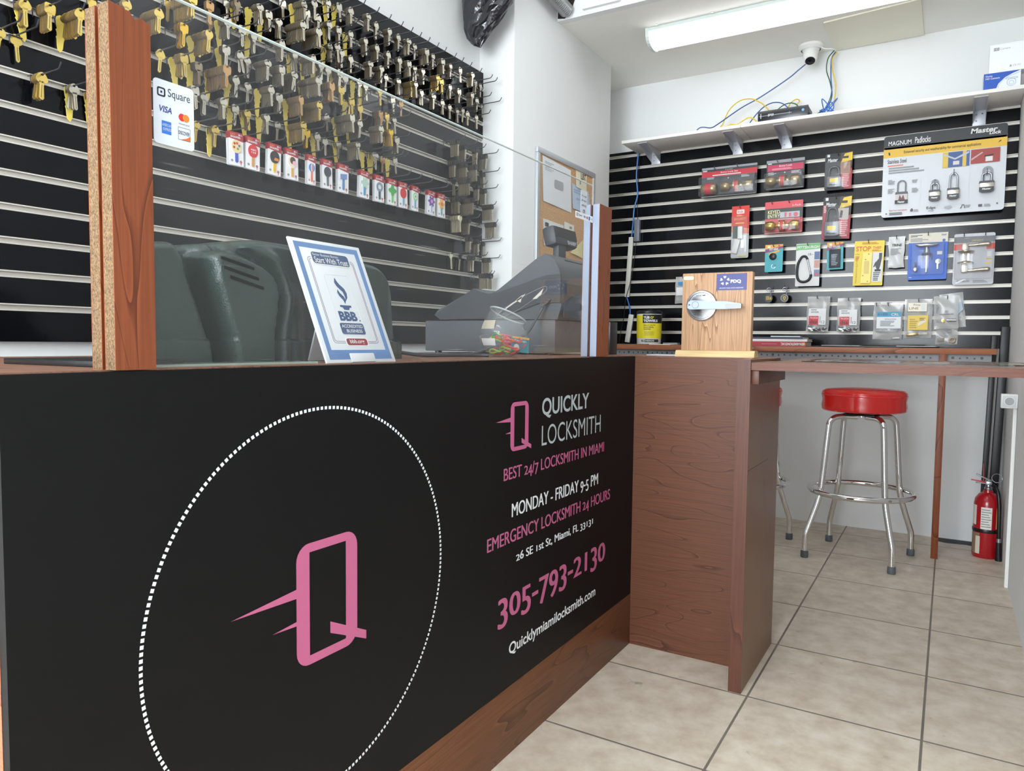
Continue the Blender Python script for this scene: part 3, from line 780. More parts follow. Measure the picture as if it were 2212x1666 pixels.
# ------------------------------------------------------------------ white shelf above the back slatwall
SHW = pm('white melamine', (236, 234, 228), .5)
GREYM = pm('grey bracket metal', (196, 198, 204), .45, metal=.3)
def shelf(x0, x1, brs, label):
    t = thing('wall_shelf', label, 'shelf', (0, 0, 0))
    MB().box(x0, x1, 1.78, 2.0388, 2.091, 2.1075, SHW, .001).build('shelf_board', t)
    for x in brs:
        mb = MB().box(x - .027, x + .027, 2.036, 2.0385, 2.018, 2.0905, GREYM, .0005)
        mb.box(x - .0275, x + .0275, 1.81, 2.038, 2.0875, 2.0908, GREYM)
        for sx in (-.0268, .0254):
            mb.prism([(1.815, 2.0875), (2.036, 2.0875), (2.036, 2.03)], -(x + sx) - .0014, -(x + sx), GREYM, M90)
        for dx, dz in ((-.012, .05), (.012, .052), (-.012, .02)): mb.poly(circ(x + dx, 2.02 + dz, .0038, 10), 2.0357, DGRY if dx > 0 else GRY)
        mb.build('bracket', t, label='grey folded metal bracket')
shelf(-.807, -.145, (-.695, -.218), 'white shelf board at left end above the back slatwall, two grey brackets')
shelf(-.143, 1.079, (.042, .917), 'long white shelf board at right above the back slatwall, camera boxes on it')

# ------------------------------------------------------------------ ceiling: lamp, camera, box, ducts
DIFF = pm('lamp diffuser', (250, 252, 255), .5, emis=LED_ALCOVE)
DIFF2 = pm('front lamp diffuser', (250, 252, 255), .5, emis=LED_FRONT)
LGREY = pm('lamp body', (206, 216, 212), .45)
def led(name, label, x0, x1, yc, zc, diff, along='x', nbump=5):
    t = thing(name, label, 'ceiling light', ((x0 + x1) / 2, yc, zc), 0 if along == 'x' else R(90))
    h = (x1 - x0) / 2
    prof = [(-.082, 0), (-.082, -.016), (.082, -.016), (.082, 0)]
    MB().prism(prof, -h, h, LGREY, RZ(90)).build('lamp_body', t)
    d = [(-.078, -.016)] + [(-.076 * math.cos(PI * i / 12), -.018 - .058 * math.sin(PI * i / 12) ** .75) for i in range(13)] + [(.078, -.016)]
    MB().prism(d, -h + .014, h - .014, diff, RZ(90), True).build('diffuser', t)
    e = [(-.084, .0)] + [(-.082 * math.cos(PI * i / 12), -.018 - .062 * math.sin(PI * i / 12) ** .75) for i in range(13)] + [(.084, .0)]
    MB().prism(e, -h - .002, -h + .014, LGREY, RZ(90)).build('end_cap', t)
    MB().prism(e, h - .014, h + .002, LGREY, RZ(90)).build('end_cap', t)
    for k in range(nbump):
        MB().lathe([(.0, -.004), (.007, -.003), (.007, .0)], WHP, 10, T(-h + .06 + k * (2 * h - .12) / (nbump - 1), -.098, 0)).build('clip', t)
led('ceiling_lamp', 'bright linear lamp on the low ceiling above the back ledge', -.498, .705, 1.40, 2.4995, DIFF)
led('ceiling_lamp', 'unseen linear lamp added on the front ceiling to brighten the aisle floor', -.01, 1.21, .05, 2.9495, DIFF2, 'y')  # unseen lamp, put over the aisle to brighten floor and right wall
led('ceiling_lamp', 'linear lamp on the front ceiling near the shop window', -.45, .77, -2.6, 2.9495, DIFF2)

t = thing('security_camera', 'white dome security camera on the low ceiling beside the ivory cover', 'camera', (.166, 1.93, 2.4995))
MB().lathe([(.062, 0), (.062, -.012), (.05, -.022), (.048, -.024)], WHP, 28).build('base', t)
MC = T(.0, -.010, -.045) @ RZ(8) @ RX(-30)
MB().lathe([(.045, .022), (.046, .0), (.043, -.02), (.036, -.034), (.03, -.038)], WHP, 28, T(0, 0, -.002)).lathe([(.0, -.052), (.02, -.05), (.03, -.045), (.034, -.03), (.036, 0.0)], WHP, 28, MC).build('housing', t)
MB().lathe([(.024, -.049), (.024, -.0525), (.02, -.0535), (.0, -.0535)], BLKP, 24, MC).lathe([(.009, -.0535), (.009, -.0575), (0, -.0585)], C('0c0c10', .08), 20, MC).build('lens', t)

t = thing('access_cover', 'flat ivory cover plate fixed to the low ceiling beside the dome camera', 'cover box')
mb = MB()
mb.prism([(.262, -1.665), (.67, -1.615), (.67, -2.05), (.268, -2.05)], 2.493, 2.4995, IVORY, RX(90))
mb.build('cover', t)

def wire(name, label, cat, pts, r, col, n=8, group=None):
    MB().tube(bez(pts, n), r, col, 6).build(name, label=label, cat=cat, group=group)
CY, CB, CG, CBK = C('d8b62e'), C('3c5a94'), C('2f6248'), C('1b1b1e')
CBL = C('5c8ac8')
wire('cable', 'blue cable sagging from the dome camera down to left end of shelf', 'cable', [(.14, 1.95, 2.418), (.10, 1.95, 2.39), (.048, 1.96, 2.359), (-.09, 1.97, 2.291), (-.188, 1.96, 2.246), (-.286, 1.90, 2.165), (-.31, 1.83, 2.125), (-.345, 1.80, 2.125), (-.365, 1.795, 2.122), (-.378, 1.792, 2.111)], .0032, CB)
wire('cable', 'tall yellow cable loop standing on the shelf left of recorder', 'cable', [(-0.300, 1.860, 2.111), (-0.272, 1.900, 2.151), (-0.265, 1.930, 2.195), (-0.238, 1.930, 2.242), (-0.188, 1.930, 2.276), (-0.133, 1.930, 2.278), (-0.089, 1.930, 2.257), (-0.056, 1.935, 2.230), (-0.030, 1.940, 2.190), (-0.025, 1.945, 2.130)], .0032, CY)
wire('cable', 'low yellow cable lying on the shelf in front of the tall loop', 'cable', [(-0.360, 1.820, 2.111), (-0.290, 1.810, 2.111), (-0.217, 1.800, 2.113), (-0.201, 1.800, 2.119), (-0.168, 1.800, 2.115), (-0.141, 1.800, 2.127), (-0.110, 1.800, 2.141), (-0.088, 1.800, 2.135), (-0.067, 1.795, 2.116)], .0032, CY)
wire('cable', 'blue cable arching behind left half of the recorder', 'cable', [(-0.150, 1.930, 2.111), (-0.132, 1.940, 2.156), (-0.100, 1.950, 2.201), (-0.063, 1.955, 2.234), (-0.021, 1.955, 2.247), (0.017, 1.955, 2.241), (0.044, 1.955, 2.223), (0.060, 1.955, 2.199), (0.066, 1.955, 2.130)], .003, CB)
wire('cable', 'green cable arching behind the middle of the recorder', 'cable', [(-0.020, 1.975, 2.130), (-0.005, 1.975, 2.200), (0.021, 1.975, 2.227), (0.052, 1.975, 2.238), (0.083, 1.975, 2.233), (0.105, 1.975, 2.211), (0.111, 1.975, 2.150)], .003, CG)
wire('cable', 'short yellow cable loop behind right half of the recorder', 'cable', [(0.030, 2.000, 2.150), (0.055, 2.000, 2.235), (0.081, 2.000, 2.258), (0.099, 2.000, 2.258), (0.105, 2.000, 2.246), (0.092, 2.000, 2.225), (0.085, 2.000, 2.150)], .003, CY)
wire('cable', 'blue cable dropping from the ivory cover to the tangle on the shelf', 'cable', [(.275, 1.99, 2.468), (.258, 1.985, 2.43), (.262, 1.96, 2.33), (.268, 1.96, 2.27), (.262, 1.95, 2.22), (.24, 1.94, 2.17), (.22, 1.93, 2.13), (.2, 1.93, 2.1115)], .003, CB)
wire('cable', 'green cable dropping from the ivory cover to behind the recorder', 'cable', [(.272, 1.97, 2.468), (.245, 1.96, 2.43), (.24, 1.96, 2.37), (.258, 1.96, 2.31), (.27, 1.96, 2.24), (.25, 1.95, 2.18), (.2, 1.94, 2.15), (.16, 1.94, 2.135)], .003, CG)
wire('cable', 'yellow cable dropping from the ivory cover to the tangle on the shelf', 'cable', [(.28, 2.0, 2.468), (.262, 1.98, 2.43), (.27, 1.955, 2.36), (.285, 1.96, 2.30), (.285, 1.955, 2.22), (.275, 1.94, 2.15), (.24, 1.925, 2.12), (.20, 1.92, 2.112)], .003, CY)
tg = []
rg = random.Random(2)
for k in range(26):
    a = k * 1.9
    tg.append((.262 + (.036 + .012 * math.sin(k)) * math.cos(a), 1.87 + .035 * math.sin(a), 2.116 + .014 * (1 + math.sin(a * .7 + k)) + (.06 if k % 8 == 4 else 0)))
wire('cable', 'tangled bundle of thin blue cable on the shelf beside the recorder', 'cable', tg, .0026, C('3f72c2'), 8)
wire('cable', 'thin white camera lead on the low ceiling beside the dome camera', 'cable', [(.215, 1.92, 2.48), (.235, 1.93, 2.47), (.262, 1.94, 2.468), (.275, 1.95, 2.465)], .0025, WHP)

t = thing('video_recorder', 'slim black video recorder on the white shelf, blue dot on its front', 'recorder', (.068, 1.79, 2.1078))
mb = MB().box(-.125, .118, 0, .12, .002, .05, pm('recorder case', (34, 38, 44), .4), .003); mb.build('case', t)
mb = MB().box(-.126, .119, -.004, .0, .0, .0515, pm('recorder front', (30, 33, 38), .25), .0015)
mb.box(-.118, .04, -.0046, -.004, .024, .0275, GRY); mb.box(-.112, -.109, -.0047, -.004, .014, .038, LGRY)
for k in range(5): mb.box(-.075 + k * .006, -.072 + k * .006, -.0048, -.004, .02 + .002 * (k % 3), .033, LGRY)
mb.box(.028, .0295, -.0047, -.004, .018, .034, GRY)
mb.build('front', t)
MB().prism(circ(.094, .03, .0065, 18), -.0048, -.004, C('5fa8f0')).build('blue_dot', t)

t = thing('camera_box', 'blue and white dome camera carton on the shelf under the white carton', 'box', (.991, 1.792, 2.1078), R(2))
mb = MB().box(-.069, .069, 0, .07, 0, .071, C('e6ebf2'))
mb.poly([(-.0685, .0005), (-.02, .0005), (-.012, .022), (.012, .046), (.04, .06), (.069, .0705), (-.0685, .0705)], -.0004, BLU)
mb.tube(bez([(-.014, -.0006, .001), (-.006, -.0006, .022), (.02, -.0006, .045), (.068, -.0006, .062)], 6), .0007, C('6d9ad8'), 4)
mb.text('Dome', -.061, -.036, .055, .062, -.0007, W_, .02); mb.text('HD Camera', -.061, -.008, .044, .0515, -.0007, W_, .02)
mb.ring(circ(.036, .022, .017, 24), circ(.036, .022, .0155, 24), -.0006, 0, C('8b9bb0')); mb.ring(circ(.036, .02, .009, 20), circ(.036, .02, .0078, 20), -.0006, 0, C('8b9bb0')); mb.ring(rrect(.014, .058, .036, .043, .003), rrect(.0155, .0565, .0375, .0415, .002), -.0006, 0, C('8b9bb0'))
mb.build('carton', t)
t = thing('camera_box', 'plain white camera carton stacked on the blue carton at right end of the shelf', 'box', (1.009, 1.793, 2.1793), R(1))
mb = MB().box(-.068, .068, 0, .07, 0, .122, C('eef0f4'))
mb.poly([(-.053, .094), (-.033, .094), (-.033, .107), (-.053, .107)], -.0004, C('7a7f88')); mb.text('HD', -.051, -.035, .096, .105, -.0006, W_, .02); mb.text('Camera', -.03, .008, .096, .105, -.0005, C('a4a8b0'))
mb.text('CE FC', .02, .05, .018, .025, -.0005, C('9aa0a8')); mb.poly([(.008, .017), (.016, .017), (.014, .026), (.01, .026)], -.0005, C('9aa0a8'))
mb.build('carton', t)

# black plastic wrapped duct end, silver hose and bare opening
t = thing('wrapped_duct', 'black plastic wrapped duct end hanging to a point beside the pillar', 'duct', (-.926, .5, 2.21))
rg = random.Random(8); n = 30; rows = []
def lerp(P, v):
    for k in range(len(P) - 1):
        if v <= P[k + 1][0]: return P[k][1] + (P[k + 1][1] - P[k][1]) * (v - P[k][0]) / (P[k + 1][0] - P[k][0])
    return P[-1][1]
LB = [(0, -.001), (.02, -.042), (.06, -.072), (.12, -.083), (.6, -.084)]; RB = [(0, .001), (.03, .025), (.075, .072), (.13, .125), (.17, .155), (.6, .19)]
for dz in (0, .015, .03, .05, .07, .09, .115, .14, .17, .2, .24, .29, .35, .42, .5, .58):
    a, b = lerp(LB, dz), lerp(RB, dz); row = []
    for k in range(n):
        q = 2 * PI * k / n; e = 1 + (rg.uniform(-.1, .1) + .08 * math.sin(4 * q + dz * 30)) * min(1, dz * 30)
        row.append(((a + b) / 2 + (b - a) / 2 * math.cos(q) * min(1.02, e), (.004 + .26 * (b - a)) * math.sin(q) * e, dz + rg.uniform(-.006, .006) * min(1, dz * 30)))
    rows.append(row + row[:1])
MB().grid(rows, pm('black polythene wrap', (24, 25, 33), .2, spec=.8, bump=1.0, bscale=26), False).build('wrap', t)
t = thing('flexible_hose', 'ribbed silver conduit hose curving into the hole beside the ceiling drop', 'hose', (0, 0, 0))
P = bez([(-.80, .64, 2.66), (-.795, .72, 2.60), (-.79, .83, 2.56), (-.785, .93, 2.545), (-.78, 1.02, 2.53)], 16)
MB().tube(P, [.03 + .0042 * (k % 2) for k in range(len(P))], pm('galvanised hose', (150, 152, 152), .35, metal=.7), 14).build('conduit', t)
t = thing('wall_recess', 'dark rough hole in the ceiling drop where the hose enters', 'hole', (0, 0, 0))
MB().add([(-.838, 1.0392, 2.512), (-.80, 1.0392, 2.505), (-.765, 1.0392, 2.54), (-.74, 1.0392, 2.60), (-.735, 1.0392, 2.70), (-.838, 1.0392, 2.70)], [(0, 1, 2, 3, 4, 5)], pm('dark void', (40, 36, 32), .9)).build('hole_edge', t)
for k in range(2):
    MB().tube(bez([(-.80 + .03 * k, .80, 2.72 - .01 * k), (-.79 + .025 * k, .93, 2.665 - .015 * k), (-.775 + .02 * k, 1.036, 2.61 - .02 * k)], 6), .0075, C('8d7a60')).build('loose_wire', label='%s tan wire entering the hole above the silver hose' % ('upper', 'lower')[k], cat='wire')
MB().box(-.70, -.52, 1.02, 1.0395, 2.52, 2.528, WALL).tube([(-.52, 1.03, 2.52), (-.53, 1.03, 2.56), (-.57, 1.03, 2.60)], .009, WHP).build('painted_pipe', label='white painted pipe and ledge on face of the ceiling drop', cat='pipe')

# ------------------------------------------------------------------ cork board on the pillar, papers
t = thing('cork_board', 'cork board with aluminium frame on the white pillar', 'notice board', (-.8395, 0, 0), R(90))
y0, y1, z0, z1 = .835, 1.475, 1.20, 1.865
MB().box(y0 + .02, y1 - .02, -.008, 0, z0 + .02, z1 - .02, CORK).build('cork_sheet', t)
FR = pm('satin aluminium frame', (190, 194, 198), .4, metal=.35)
mb = MB()
for b in ((y0, y0 + .026, z0 + .026, z1 - .026), (y1 - .026, y1, z0 + .026, z1 - .026), (y0, y1, z0, z0 + .026), (y0, y1, z1 - .026, z1)): mb.box(b[0], b[1], -.016, 0, b[2], b[3], FR, .003)
mb.build('frame', t)
def paper(pts, col, label, prints=(), bow=.006):
    n = 6; P = []
    (a, b, c, d) = pts    # tl tr br bl
    for j in range(n + 1):
        v = j / n; row = []
        for i in range(n + 1):
            u = i / n
            y = (a[0] * (1 - u) + b[0] * u) * (1 - v) + (d[0] * (1 - u) + c[0] * u) * v
            z = (a[1] * (1 - u) + b[1] * u) * (1 - v) + (d[1] * (1 - u) + c[1] * u) * v
            row.append((y, -.0095 - bow * (v ** 2) * (.6 + .4 * math.sin(u * 5)) , z))
        P.append(row)
    mb = MB().grid(P, col, True)
    L2 = math.hypot(b[0] - a[0], b[1] - a[1])
    for (s_, u0, u1, v0, v1, k) in prints:
        x0 = a[0] + (b[0] - a[0]) * u0; x1 = a[0] + (b[0] - a[0]) * u1; zt = a[1] + (d[1] - a[1])
        zz0 = a[1] + (d[1] - a[1]) * v1; zz1 = a[1] + (d[1] - a[1]) * v0
        yy = -.0105 - bow * max(v0, v1) ** 2
        if s_: mb.text(s_, x0, x1, zz0, zz1, yy, k)
        else: mb.poly(rrect(x0, x1, zz0, zz1, min(x1 - x0, zz1 - zz0) * .25), yy, k)
    mb.build('paper_notice', None, (-.8395, 0, 0), (0, 0, R(90)), label, 'paper')
LN = C('b4b8bc')
lines = [('', .08 , .08 + .3 * f, .1 + .035 * k, .115 + .035 * k, LN) for k, f in enumerate((1, .7, .9, .5, 1, .8))]
paper([(.89, 1.835), (1.19, 1.825), (1.20, 1.615), (.90, 1.625)], C('e8ebee'), 'large crumpled white sheet in a sleeve, top left of the cork board', lines + [('', .4, .72, .42, .62, C('a8abb0')), ('lockout', .42, .66, .48, .56, C('e0e0e0'))], .004)
paper([(1.245, 1.845), (1.375, 1.835), (1.375, 1.745), (1.245, 1.755)], C('ece4c8'), 'small cream note with large letters near the top of the cork board', [('LBT', .45, .9, .12, .45, K_), ('', .3, .4, .6, .8, GRY)])
paper([(1.205, 1.765), (1.40, 1.755), (1.44, 1.635), (1.21, 1.64)], C('bcd0e6'), 'pale blue sheet under the cream note on the cork board', [('', .1, .7, .2, .23, C('8aa6c8')), ('', .1, .6, .3, .33, C('8aa6c8')), ('Storage', .25, .6, .5, .62, C('8aa6c8'))])
paper([(.905, 1.545), (1.12, 1.54), (1.115, 1.44), (.91, 1.42)], C('e6e8e2'), 'torn white slip low on the left of the cork board', [('', .08, .25, .12, .28, DGRY), ('', .3, .8, .3, .34, LN), ('', .3, .7, .45, .49, LN)])
paper([(1.125, 1.562), (1.235, 1.556), (1.235, 1.47), (1.125, 1.48)], C('ecebe0'), 'narrow torn receipt beside the white slip on the cork board', [('', .5, .75, .2, .35, GRY), ('', .15, .7, .5, .54, LN)])
paper([(1.27, 1.455), (1.345, 1.50), (1.385, 1.395), (1.19, 1.415)], C('e8e0a6'), 'crooked yellow note behind the register pole display', [('', .2, .6, .4, .44, C('c8b870'))])

# ------------------------------------------------------------------ bar stools
def make_stool(label, loc, rz):
    t = thing('bar_stool', label, 'stool', loc, rz, 'red bar stools')
    MB().lathe([(0, .667), (.168, .667), (.174, .672), (.176, .69), (.173, .715), (.177, .738), (.1745, .752), (.16, .762), (.08, .769), (0, .771)], REDV, 48).lathe([(.1765, .736), (.1785, .739), (.1765, .742)], REDV, 48).build('seat', t)
    MB().box(-.075, .075, -.075, .075, .648, .654, BLKM, .002).box(-.06, .06, -.06, .06, .654, .668, BLKM, .003).build('swivel_plate', t)
    for k in range(4):
        a = R(45 + 90 * k); c, s_ = math.cos(a), math.sin(a)
        pr_ = [(.03, .640), (.105, .641), (.136, .635), (.156, .615), (.162, .58), (.174, .45), (.187, .31), (.192, .285), (.205, .24), (.242, .135), (.25, .112), (.253, .09), (.254, .03)]
        L_ = MB().tube(bez([(r * c, r * s_, z) for r, z in pr_], 5), .0128, CHROME, 14).build('leg', t)
        MB().lathe([(.0, 0), (.0155, 0), (.017, .004), (.0165, .028), (.0128, .032)], RUBBER, 16, T(.254 * c, .254 * s_, 0)).build('foot_cap', L_)
        MB().lathe([(.006, 0), (.005, .003), (0, .004)], STEEL, 10, T(.2275 * c, .2275 * s_, .303) @ RZ(45 + 90 * k) @ RY(90)).build('bolt', L_)
    MB().tube([(.214 * math.cos(2 * PI * j / 56), .214 * math.sin(2 * PI * j / 56), .302) for j in range(56)], .0125, CHROME, 12, closed=True).build('foot_ring', t)
    return t
st = make_stool('whole red bar stool with chrome legs under the bar table by the back ledge', (.518, 1.475, 0), R(-9))
dup(st, (-.01, 1.46, 0), 'red bar stool half hidden behind the counter end panel')

# ------------------------------------------------------------------ extinguisher, outlet, rails
t = thing('fire_extinguisher', 'small red fire extinguisher on the floor in the back right corner', 'fire extinguisher', (1.018, 1.80, 0))
EXR = pm('extinguisher red', (168, 20, 30), .25, coat=.3)
MB().lathe([(0, 0), (.05, 0), (.054, .006), (.054, .245), (.05, .268), (.036, .289), (.02, .298), (.0185, .31)], EXR, 36).build('cylinder', t)
mb = MB()
def wrap(mb, a0, a1, z0, z1, mat, r=.0545):
    mb.grid([[(r * math.cos(R(a0 + (a1 - a0) * k / 10)), r * math.sin(R(a0 + (a1 - a0) * k / 10)), z) for z in (z0, z1)] for k in range(11)], mat)
wrap(mb, -118, -72, .135, .235, C('e6e4de')); wrap(mb, -52, -18, .14, .235, YEL, .0547); wrap(mb, -172, -140, .15, .24, C('dcdad4')); wrap(mb, -176, -120, .02, .115, C('8c6f58')); wrap(mb, -140, -118, .02, .10, C('d8d2c4'))
for k in range(8): wrap(mb, -115, -75 - 5 * (k % 3), .145 + .011 * k, .149 + .011 * k, C('8a8a88'), .0549)
for k, ch in enumerate('ABC'):
    M_ = RZ(90 - 40) @ T(0, -.0552, 0)
    mb.text(ch, -.006, .004, .212 - .028 * k, .224 - .028 * k, 0, K_, .02, M=RZ(50) @ T(0, -.0552, 0))
mb.build('label', t)
MB().lathe([(.0552, .118), (.0562, .121), (.0562, .131), (.0552, .134)], BLKP, 32).build('strap', t)
mb = MB().lathe([(.013, .30), (.016, .305), (.016, .32), (.012, .324), (.012, .35), (.009, .355)], STEEL, 20)
mb.box(-.012, .012, -.03, .03, .335, .352, STEEL, .003); mb.build('valve', t)
mb = MB().box(-.055, .012, -.009, .009, 0, .006, pm('grey handle', (150, 150, 150), .4, metal=.5), .002, M=T(0, 0, .353) @ RY(22)).box(-.05, .015, -.009, .009, .336, .341, MATS['grey handle'], .002)
mb.build('handle', t)
MB().tube([(.03 + .02 * math.cos(2 * PI * j / 24), -.018, .368 + .02 * math.sin(2 * PI * j / 24)) for j in range(24)], .0014, STEEL, 6, closed=True).build('pull_pin', t)
MB().tube(bez([(.015, -.014, .335), (.034, -.04, .31), (.042, -.052, .24), (.044, -.058, .15), (.046, -.058, .08)], 6), .0085, BLKP, 10).lathe([(.0105, 0), (.0105, .016), (.008, .018)], STEEL, 12, T(.046, -.058, .085)).tube([(.046, -.058, .085), (.048, -.058, .02), (.05, -.055, .004)], [.0105, .013, .016], BLKP, 12).build('hose', t)
MB().box(-.07, .0, -.024, -.022, 0, .006, RED, .0008, M=T(0, 0, .343) @ RY(6)).box(-.001, .001, -.024, -.022, 0, .085, RED, M=T(-.02, 0, .345) @ RY(-3)).build('tamper_tag', t, label='red plastic seal tag')
t = thing('outlet_box', 'white surface outlet box on the right wall with a conduit below', 'outlet', (1.0795, 1.31, .748))
MB().box(-.056, -.0005, -.008, .04, -.028, .028, WHP, .003).build('box', t)
mb = MB().ring(circ(-.028, 0, .018, 24), circ(-.028, 0, .0155, 24), -.0105, -.008, WHP).poly(circ(-.028, 0, .0155, 24), -.0087, C('a4a8ac')).poly(rrect(-.052, -.006, -.023, .023, .004), -.0084, LGRY)
mb.build('cover_plate', t)
MB().box(-.014, -.0005, .006, .026, -.7475, -.028, WHP, .002).build('conduit', t)
t = thing('metal_post', 'tall black steel post leaning in the back right corner', 'post', (1.04, 1.985, .0), 0, None, (0, R(1.2), 0))
MB().box(-.018, .018, -.018, .018, 0, 1.058, BLKM, .004).build('shaft', t)
t = thing('metal_post', 'shorter black steel post beside the tall one in the corner', 'post', (1.002, 1.985, .0), 0, None, (0, R(1.0), 0))
MB().box(-.012, .012, -.014, .014, 0, 1.015, BLKM, .003).build('shaft', t)

# ------------------------------------------------------------------ packaged goods on the back slatwall
HOOKG = 'wire hooks on the back slatwall'
def back_hook(x, z, L=.075, label='dark wire hook in a groove of the back slatwall'):
    g = min(GROOVES, key=lambda q: abs(q - z))
    mb = MB().tube(bez([(0, 0, g - z), (0, -.012, g - z), (0, -.022, 0), (0, -L * .8, 0), (0, -L * .95, .004), (0, -L, .014)], 4), .0019, WIRE, 6)
    mb.box(-.012, .012, -.003, .004, g - z - .003, g - z + .004, WIRE).box(-.002, .002, -.003, 0, g - z - .02, g - z, WIRE)
    mb.build('display_hook', None, (x, 2.0395, z), label=label, cat='hook', group=HOOKG)
def ops(mb, w, h, L, y=-.0004, M=None):
    for k, o in enumerate(L):
        yy = y - .00025 * k; c = o[-1]
        if o[0] == 'r': mb.poly([(o[1] * w, o[2] * h), (o[3] * w, o[2] * h), (o[3] * w, o[4] * h), (o[1] * w, o[4] * h)], yy, c, M)
        elif o[0] == 'p': mb.poly([(u * w, v * h) for u, v in o[1]], yy, c, M)
        elif o[0] == 'c': mb.poly(circ(o[1] * w, o[2] * h, o[3] * w, 20), yy, c, M)
        elif o[0] == 't': mb.text(o[1], o[2] * w, o[4] * w, o[3] * h, o[5] * h, yy, c, .012, M)
        elif o[0] == 's': mb.text(o[1], o[2] * w, o[4] * w, o[3] * h, o[5] * h, yy, c, .03, M, .15)
        elif o[0] == 'L':   # block of fine printed lines
            rg = random.Random(int(o[1] * 100 + o[2] * 1000))
            n = o[5]
            for q in range(n):
                zz = o[4] + (o[2] - o[4]) * (q + .5) / n; u1 = o[1] + (o[3] - o[1]) * rg.uniform(.55, 1)
                dz = abs(o[4] - o[2]) / n * .28
                mb.poly([(o[1] * w, (zz - dz) * h), (u1 * w, (zz - dz) * h), (u1 * w, (zz + dz) * h), (o[1] * w, (zz + dz) * h)], yy, c, M)
def card(name, label, cat, x0, x1, z0, z1, col, L, r=.004, y=1.992, hooks=(.5,), bl=None, parts=None, group=None, tilt=0):
    w, h = x1 - x0, z1 - z0
    t = thing(name, label, cat, (x0, y, z0), 0, group, (0, R(tilt), 0))
    mb = MB().prism(rrect(0, w, 0, h, r), 0, .0012, col)
    ops(mb, w, h, L)
    mb.build('backing_card', t)
    if bl:
        for (a, b, c, d, dep) in bl: MB().box(a * w, b * w, -dep, -.0008 * 3, c * h, d * h, BLIST, min(.006, dep * .4)).build('clear_blister', t)
    if parts: parts(t, w, h)
    for u in hooks: back_hook(x0 + u * w, z1 - .012)
    return t
def knob(mb, M, s, mat, band, q=1.0):
    # entry knob pair seen from the side, axis along local x; q stretches the axis
    S_ = M @ Matrix.Diagonal((s, s, s * q, 1))
    pr_ = [(1.08, .2), (1.1, .34), (.95, .42), (.4, .5), (.36, .75), (.7, .95), (.98, 1.2), (1.0, 1.55), (.9, 1.95), (.78, 2.1), (0, 2.15)]
    mb.lathe([(r, -z) for r, z in pr_[::-1]], mat, 28, S_).lathe([(1.06, -.2), (1.06, .2)], band, 28, S_).lathe(pr_, mat, 28, S_)
CARDK = C('34363a')
def p_set(t, w, h):
    mb = MB(); knob(mb, T(w * .665, -.03, h * .285) @ RY(90), .027, ABRASS, RED, 1.5); mb.build('entry_knob', t)
    mb = MB().lathe([(0, -.042), (.022, -.042), (.031, -.032), (.031, -.017)], ABRASS, 28, T(w * .17, -.032, h * .25) @ RY(90)).lathe([(.0305, -.017), (.0305, .017)], RED, 28, T(w * .17, -.032, h * .25) @ RY(90)).lathe([(.031, .017), (.031, .032), (.022, .042), (0, .042)], ABRASS, 28, T(w * .17, -.032, h * .25) @ RY(90))
    mb.build('deadbolt', t)
card('lock_package', 'wide clear pack with red band holding an entry knob and deadbolt set', 'packaged lock', -.404, -.099, 1.786, 1.951, CARDK,
     [('r', 0, .93, 1, 1, C('9a9da2')), ('r', .0, .68, 1, .86, RED), ('t', 'Entry Lock Set', .35, .77, .66, .83, W_), ('L', .2, .7, .78, .755, 1, W_), ('t', '4 Juego', .43, .87, .57, .9, LGRY), ('r', .02, .87, .1, .91, LGRY), ('L', .1, .6, .28, .67, 2, LGRY), ('L', .72, .58, .9, .66, 3, LGRY), ('c', .49, .6, .012, LGRY), ('c', .49, .3, .02, W_)], hooks=(.25, .66), bl=[(.0, 1.0, .0, .62, .066)], parts=p_set)
def p_en(t, w, h):
    mb = MB(); knob(mb, T(w * .47, -.03, h * .26) @ RY(90), .027, ABRASS, RED, 1.5); mb.build('entry_knob', t)
card('lock_package', 'squarish clear pack with pink band holding one bronze entry knob', 'packaged lock', -.05, .144, 1.794, 1.952, CARDK,
     [('r', 0, .9, 1, 1, C('9a9da2')), ('r', .03, .63, .97, .84, C('c8385c')), ('t', 'Entry Lock', .34, .74, .68, .82, W_), ('L', .15, .66, .9, .72, 2, C('e8a8b8')), ('r', .04, .86, .14, .9, LGRY), ('L', .05, .5, .28, .6, 3, LGRY), ('L', .66, .5, .92, .6, 3, LGRY), ('c', .49, .56, .02, LGRY)], hooks=(.3, .68), bl=[(.0, 1.0, .0, .5, .066)], parts=p_en)
def padlock_pack(t, w, h, z=.36, sh=.24):
    mb = MB().box(w * .1, w * .62, -.026, -.004, h * .06, h * z, pm('lock body grey', (120, 124, 128), .35, metal=.4), .006)
    mb.build('padlock_body', t)
    a = [(w * .18, -.014, h * z - .004), (w * .18, -.014, h * (z + sh * .6)), (w * .24, -.014, h * (z + sh)), (w * .36, -.014, h * (z + sh * 1.08)), (w * .48, -.014, h * (z + sh)), (w * .54, -.014, h * (z + sh * .6)), (w * .54, -.014, h * z - .004)]
    MB().tube(bez(a, 5), .0055, pm('shackle cover', (92, 96, 100), .35, metal=.4), 10).build('shackle', t)
    mb = MB().box(w * .22, w * .52, -.0268, -.026, h * .2, h * .3, YEL)
    mb.text('Master', w * .2, w * .56, h * .1, h * .155, -.0272, K_, .04, None, .15)
    mb.build('sticker', t)
MLC = C('1f2024')
